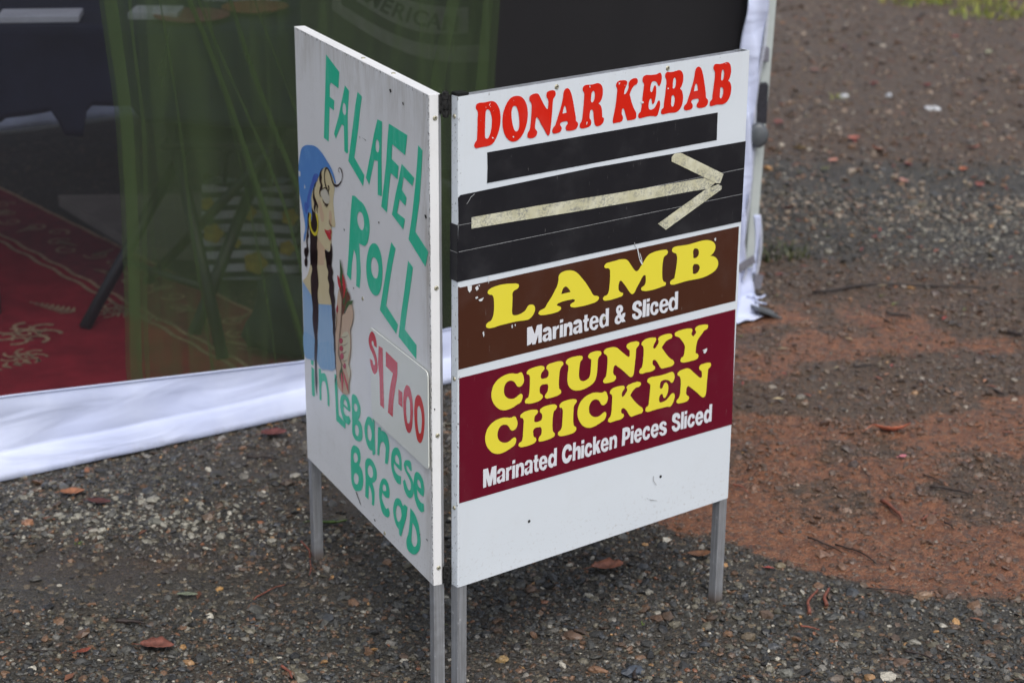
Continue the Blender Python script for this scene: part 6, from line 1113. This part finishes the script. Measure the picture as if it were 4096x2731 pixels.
for l, s3, rt, c, lb in [((.208, 3.112), (.020, .013, .010), .3, BL, 'large smooth blue-grey stone at the bottom, right of the near legs'), ((.108, 3.245), (.017, .011, .008), -.2, BR_, 'rounded brown stone under the right board'), ((.150, 3.118), (.016, .008, .007), 0, (.17, .095, .055), 'flat orange-brown stone left of the blue-grey stone'),
    ((.261, 3.311), (.013, .015, .006), .7, BR_, 'leaning brown slate chip under the right board'), ((.143, 3.398), (.010, .006, .008), .2, PL, 'pale wedge-shaped stone under the right board'), ((.253, 3.414), (.008, .006, .006), 0, PL, 'small pale stone near the broad brown leaf'),
    ((.419, 3.239), (.013, .010, .009), .2, (.11, .085, .055), 'brown split stone right of the far right leg'), ((.469, 3.115), (.012, .013, .008), .4, (.15, .15, .13), 'pale grey stone at the bottom right'), ((.608, 3.102), (.010, .008, .007), 0, TN_, 'small tan stone at the bottom right'),
    ((.51, 3.533), (.012, .008, .006), .2, (.17, .14, .09), 'beige flat stone by the clay edge right of the leg'), ((.52, 3.34), (.015, .009, .006), .1, GR, 'grey slate chip below the bark strips'), ((.579, 3.321), (.019, .008, .006), .3, (.03, .032, .03), 'dark slate chip right of the grey chip'),
    ((.71, 3.23), (.012, .006, .005), 0, PL, 'pale slim stone in the lower right gravel'), ((.671, 3.156), (.014, .010, .007), .5, BR_, 'brown slab in the lower right gravel'), ((.753, 3.40), (.017, .009, .009), .2, (.20, .13, .085), 'tan stone sitting on the clay edge'),
    ((.551, 3.091), (.015, .010, .009), .1, (.11, .085, .065), 'brown cobble cut by the bottom edge at right'), ((-.013, 3.150), (.010, .008, .007), 0, (.24, .16, .07), 'tan pebble right of the near legs'), ((.037, 3.43), (.012, .010, .006), .3, BR_, 'brown chip under the board near its lowest corner'),
    ((-.55, 3.14), (.010, .008, .007), .3, TN_, 'tan pebble in the bottom left gravel'), ((-.535, 3.415), (.007, .005, .005), .3, (.38, .22, .08), 'small bright tan pebble on the left mud'), ((-.60, 3.73), (.013, .010, .010), .1, (.12, .085, .06), 'brown rounded stone in the gravel below the skirt'),
    ((-.95, 3.70), (.012, .009, .008), .4, (.28, .14, .08), 'orange-brown stone at the far left'), ((-.70, 3.715), (.016, .010, .007), 0, (.13, .13, .11), 'greenish grey stone in the left gravel heap'), ((-.735, 3.14), (.010, .008, .006), 0, GR, 'grey pebble near the thin twig at bottom left')]:
    rock(l, *s3, rt, c, lb)
def blades(name, loc, n, R0, h, cols, label, cat, seed, lean=.6, w=.003, kind=None):
    g = random.Random(seed); V, F = [], []
    for k in range(n):
        a = g.random() * 6.28; r = R0 * math.sqrt(g.random()); x, y = r * math.cos(a), r * math.sin(a) * .8; hh = h * (.4 + .9 * g.random()); b = g.random() * 6.28; le = lean * g.random() * hh; q = len(V); wx, wy = w * math.cos(b + 1.57), w * math.sin(b + 1.57)
        for t in (0, .5, 1): 
            lx_, ly_ = le * t * t * math.cos(b), le * t * t * math.sin(b); ww = (1 - t * .85); V += [(x + lx_ - wx * ww, y + ly_ - wy * ww, hh * t * (1 - .25 * t)), (x + lx_ + wx * ww, y + ly_ + wy * ww, hh * t * (1 - .25 * t))]
        F += [(q, q + 1, q + 3, q + 2), (q + 2, q + 3, q + 5, q + 4)]
    m = M(name + '_blades', cols[0], .5); m.set_col(m.mix(m.ramp(m.noise(30, 3, .6), .35, .65), cols[0], cols[1])); o = link(name, mesh(name, V, F), m.m); o.location = (loc[0], loc[1], gz(*loc) - .002); return tag(o, label, cat, kind=kind)
LG = ((.16, .24, .035), (.34, .33, .06))
for k, (l, n, R0, h) in enumerate((((1.86, 9.56), 90, .16, .045), ((2.07, 9.62), 240, .24, .05), ((2.13, 9.25), 120, .17, .045), ((2.30, 9.46), 70, .15, .04))): blades('grass_patch', l, n, R0, h, LG, 'yellow-green grass patch in the top right corner', 'grass', 20 + k, 1.4, .004, 'stuff')
blades('dry_grass_tuft', (.927, 4.71), 60, .055, .022, ((.10, .075, .03), (.17, .06, .035)), 'small dry grass tuft on the brown mud', 'grass tuft', 3, 2.2, .0012)
blades('weed', (.75, 5.55), 90, .09, .035, ((.035, .05, .022), (.08, .085, .03)), 'dark low weeds on the ground behind the corner post', 'weed', 6, 1.6, .004)
blades('weed', (1.21, 7.52), 26, .04, .02, ((.20, .26, .05), (.30, .30, .08)), 'small lime weed among pale stones at the upper right', 'weed', 9, 1.5, .004)
blades('seedling', (.2355, 3.291), 3, .002, .016, ((.22, .40, .03), (.30, .45, .05)), 'single bright green shoot in the gravel under the right board', 'seedling', 2, .2, .0013)
blades('seedling', (-.836, 3.616), 8, .006, .008, ((.20, .32, .04), (.26, .36, .06)), 'tiny green sprout in the gravel at far left', 'seedling', 12, 1.6, .0013)
leaf((-.589, 3.383), .038, .006, 0, (.15, .17, .12), 'narrow pale green-grey leaf blade on the left mud', .05, stem=False)
for k, (p, lb) in enumerate([((1.229, 7.526), 'pale stone beside the lime weed, left'), ((1.401, 7.557), 'pale stone right of the lime weed'), ((1.515, 7.376), 'left one of two white pebbles at the upper right'), ((1.545, 7.376), 'right one of two white pebbles at the upper right'), ((1.955, 8.401), 'greenish pale stone near the top right')]):
    rock(p, .017, .013, .010, k, (.50, .52, .55) if k < 4 else (.22, .22, .15), lb)
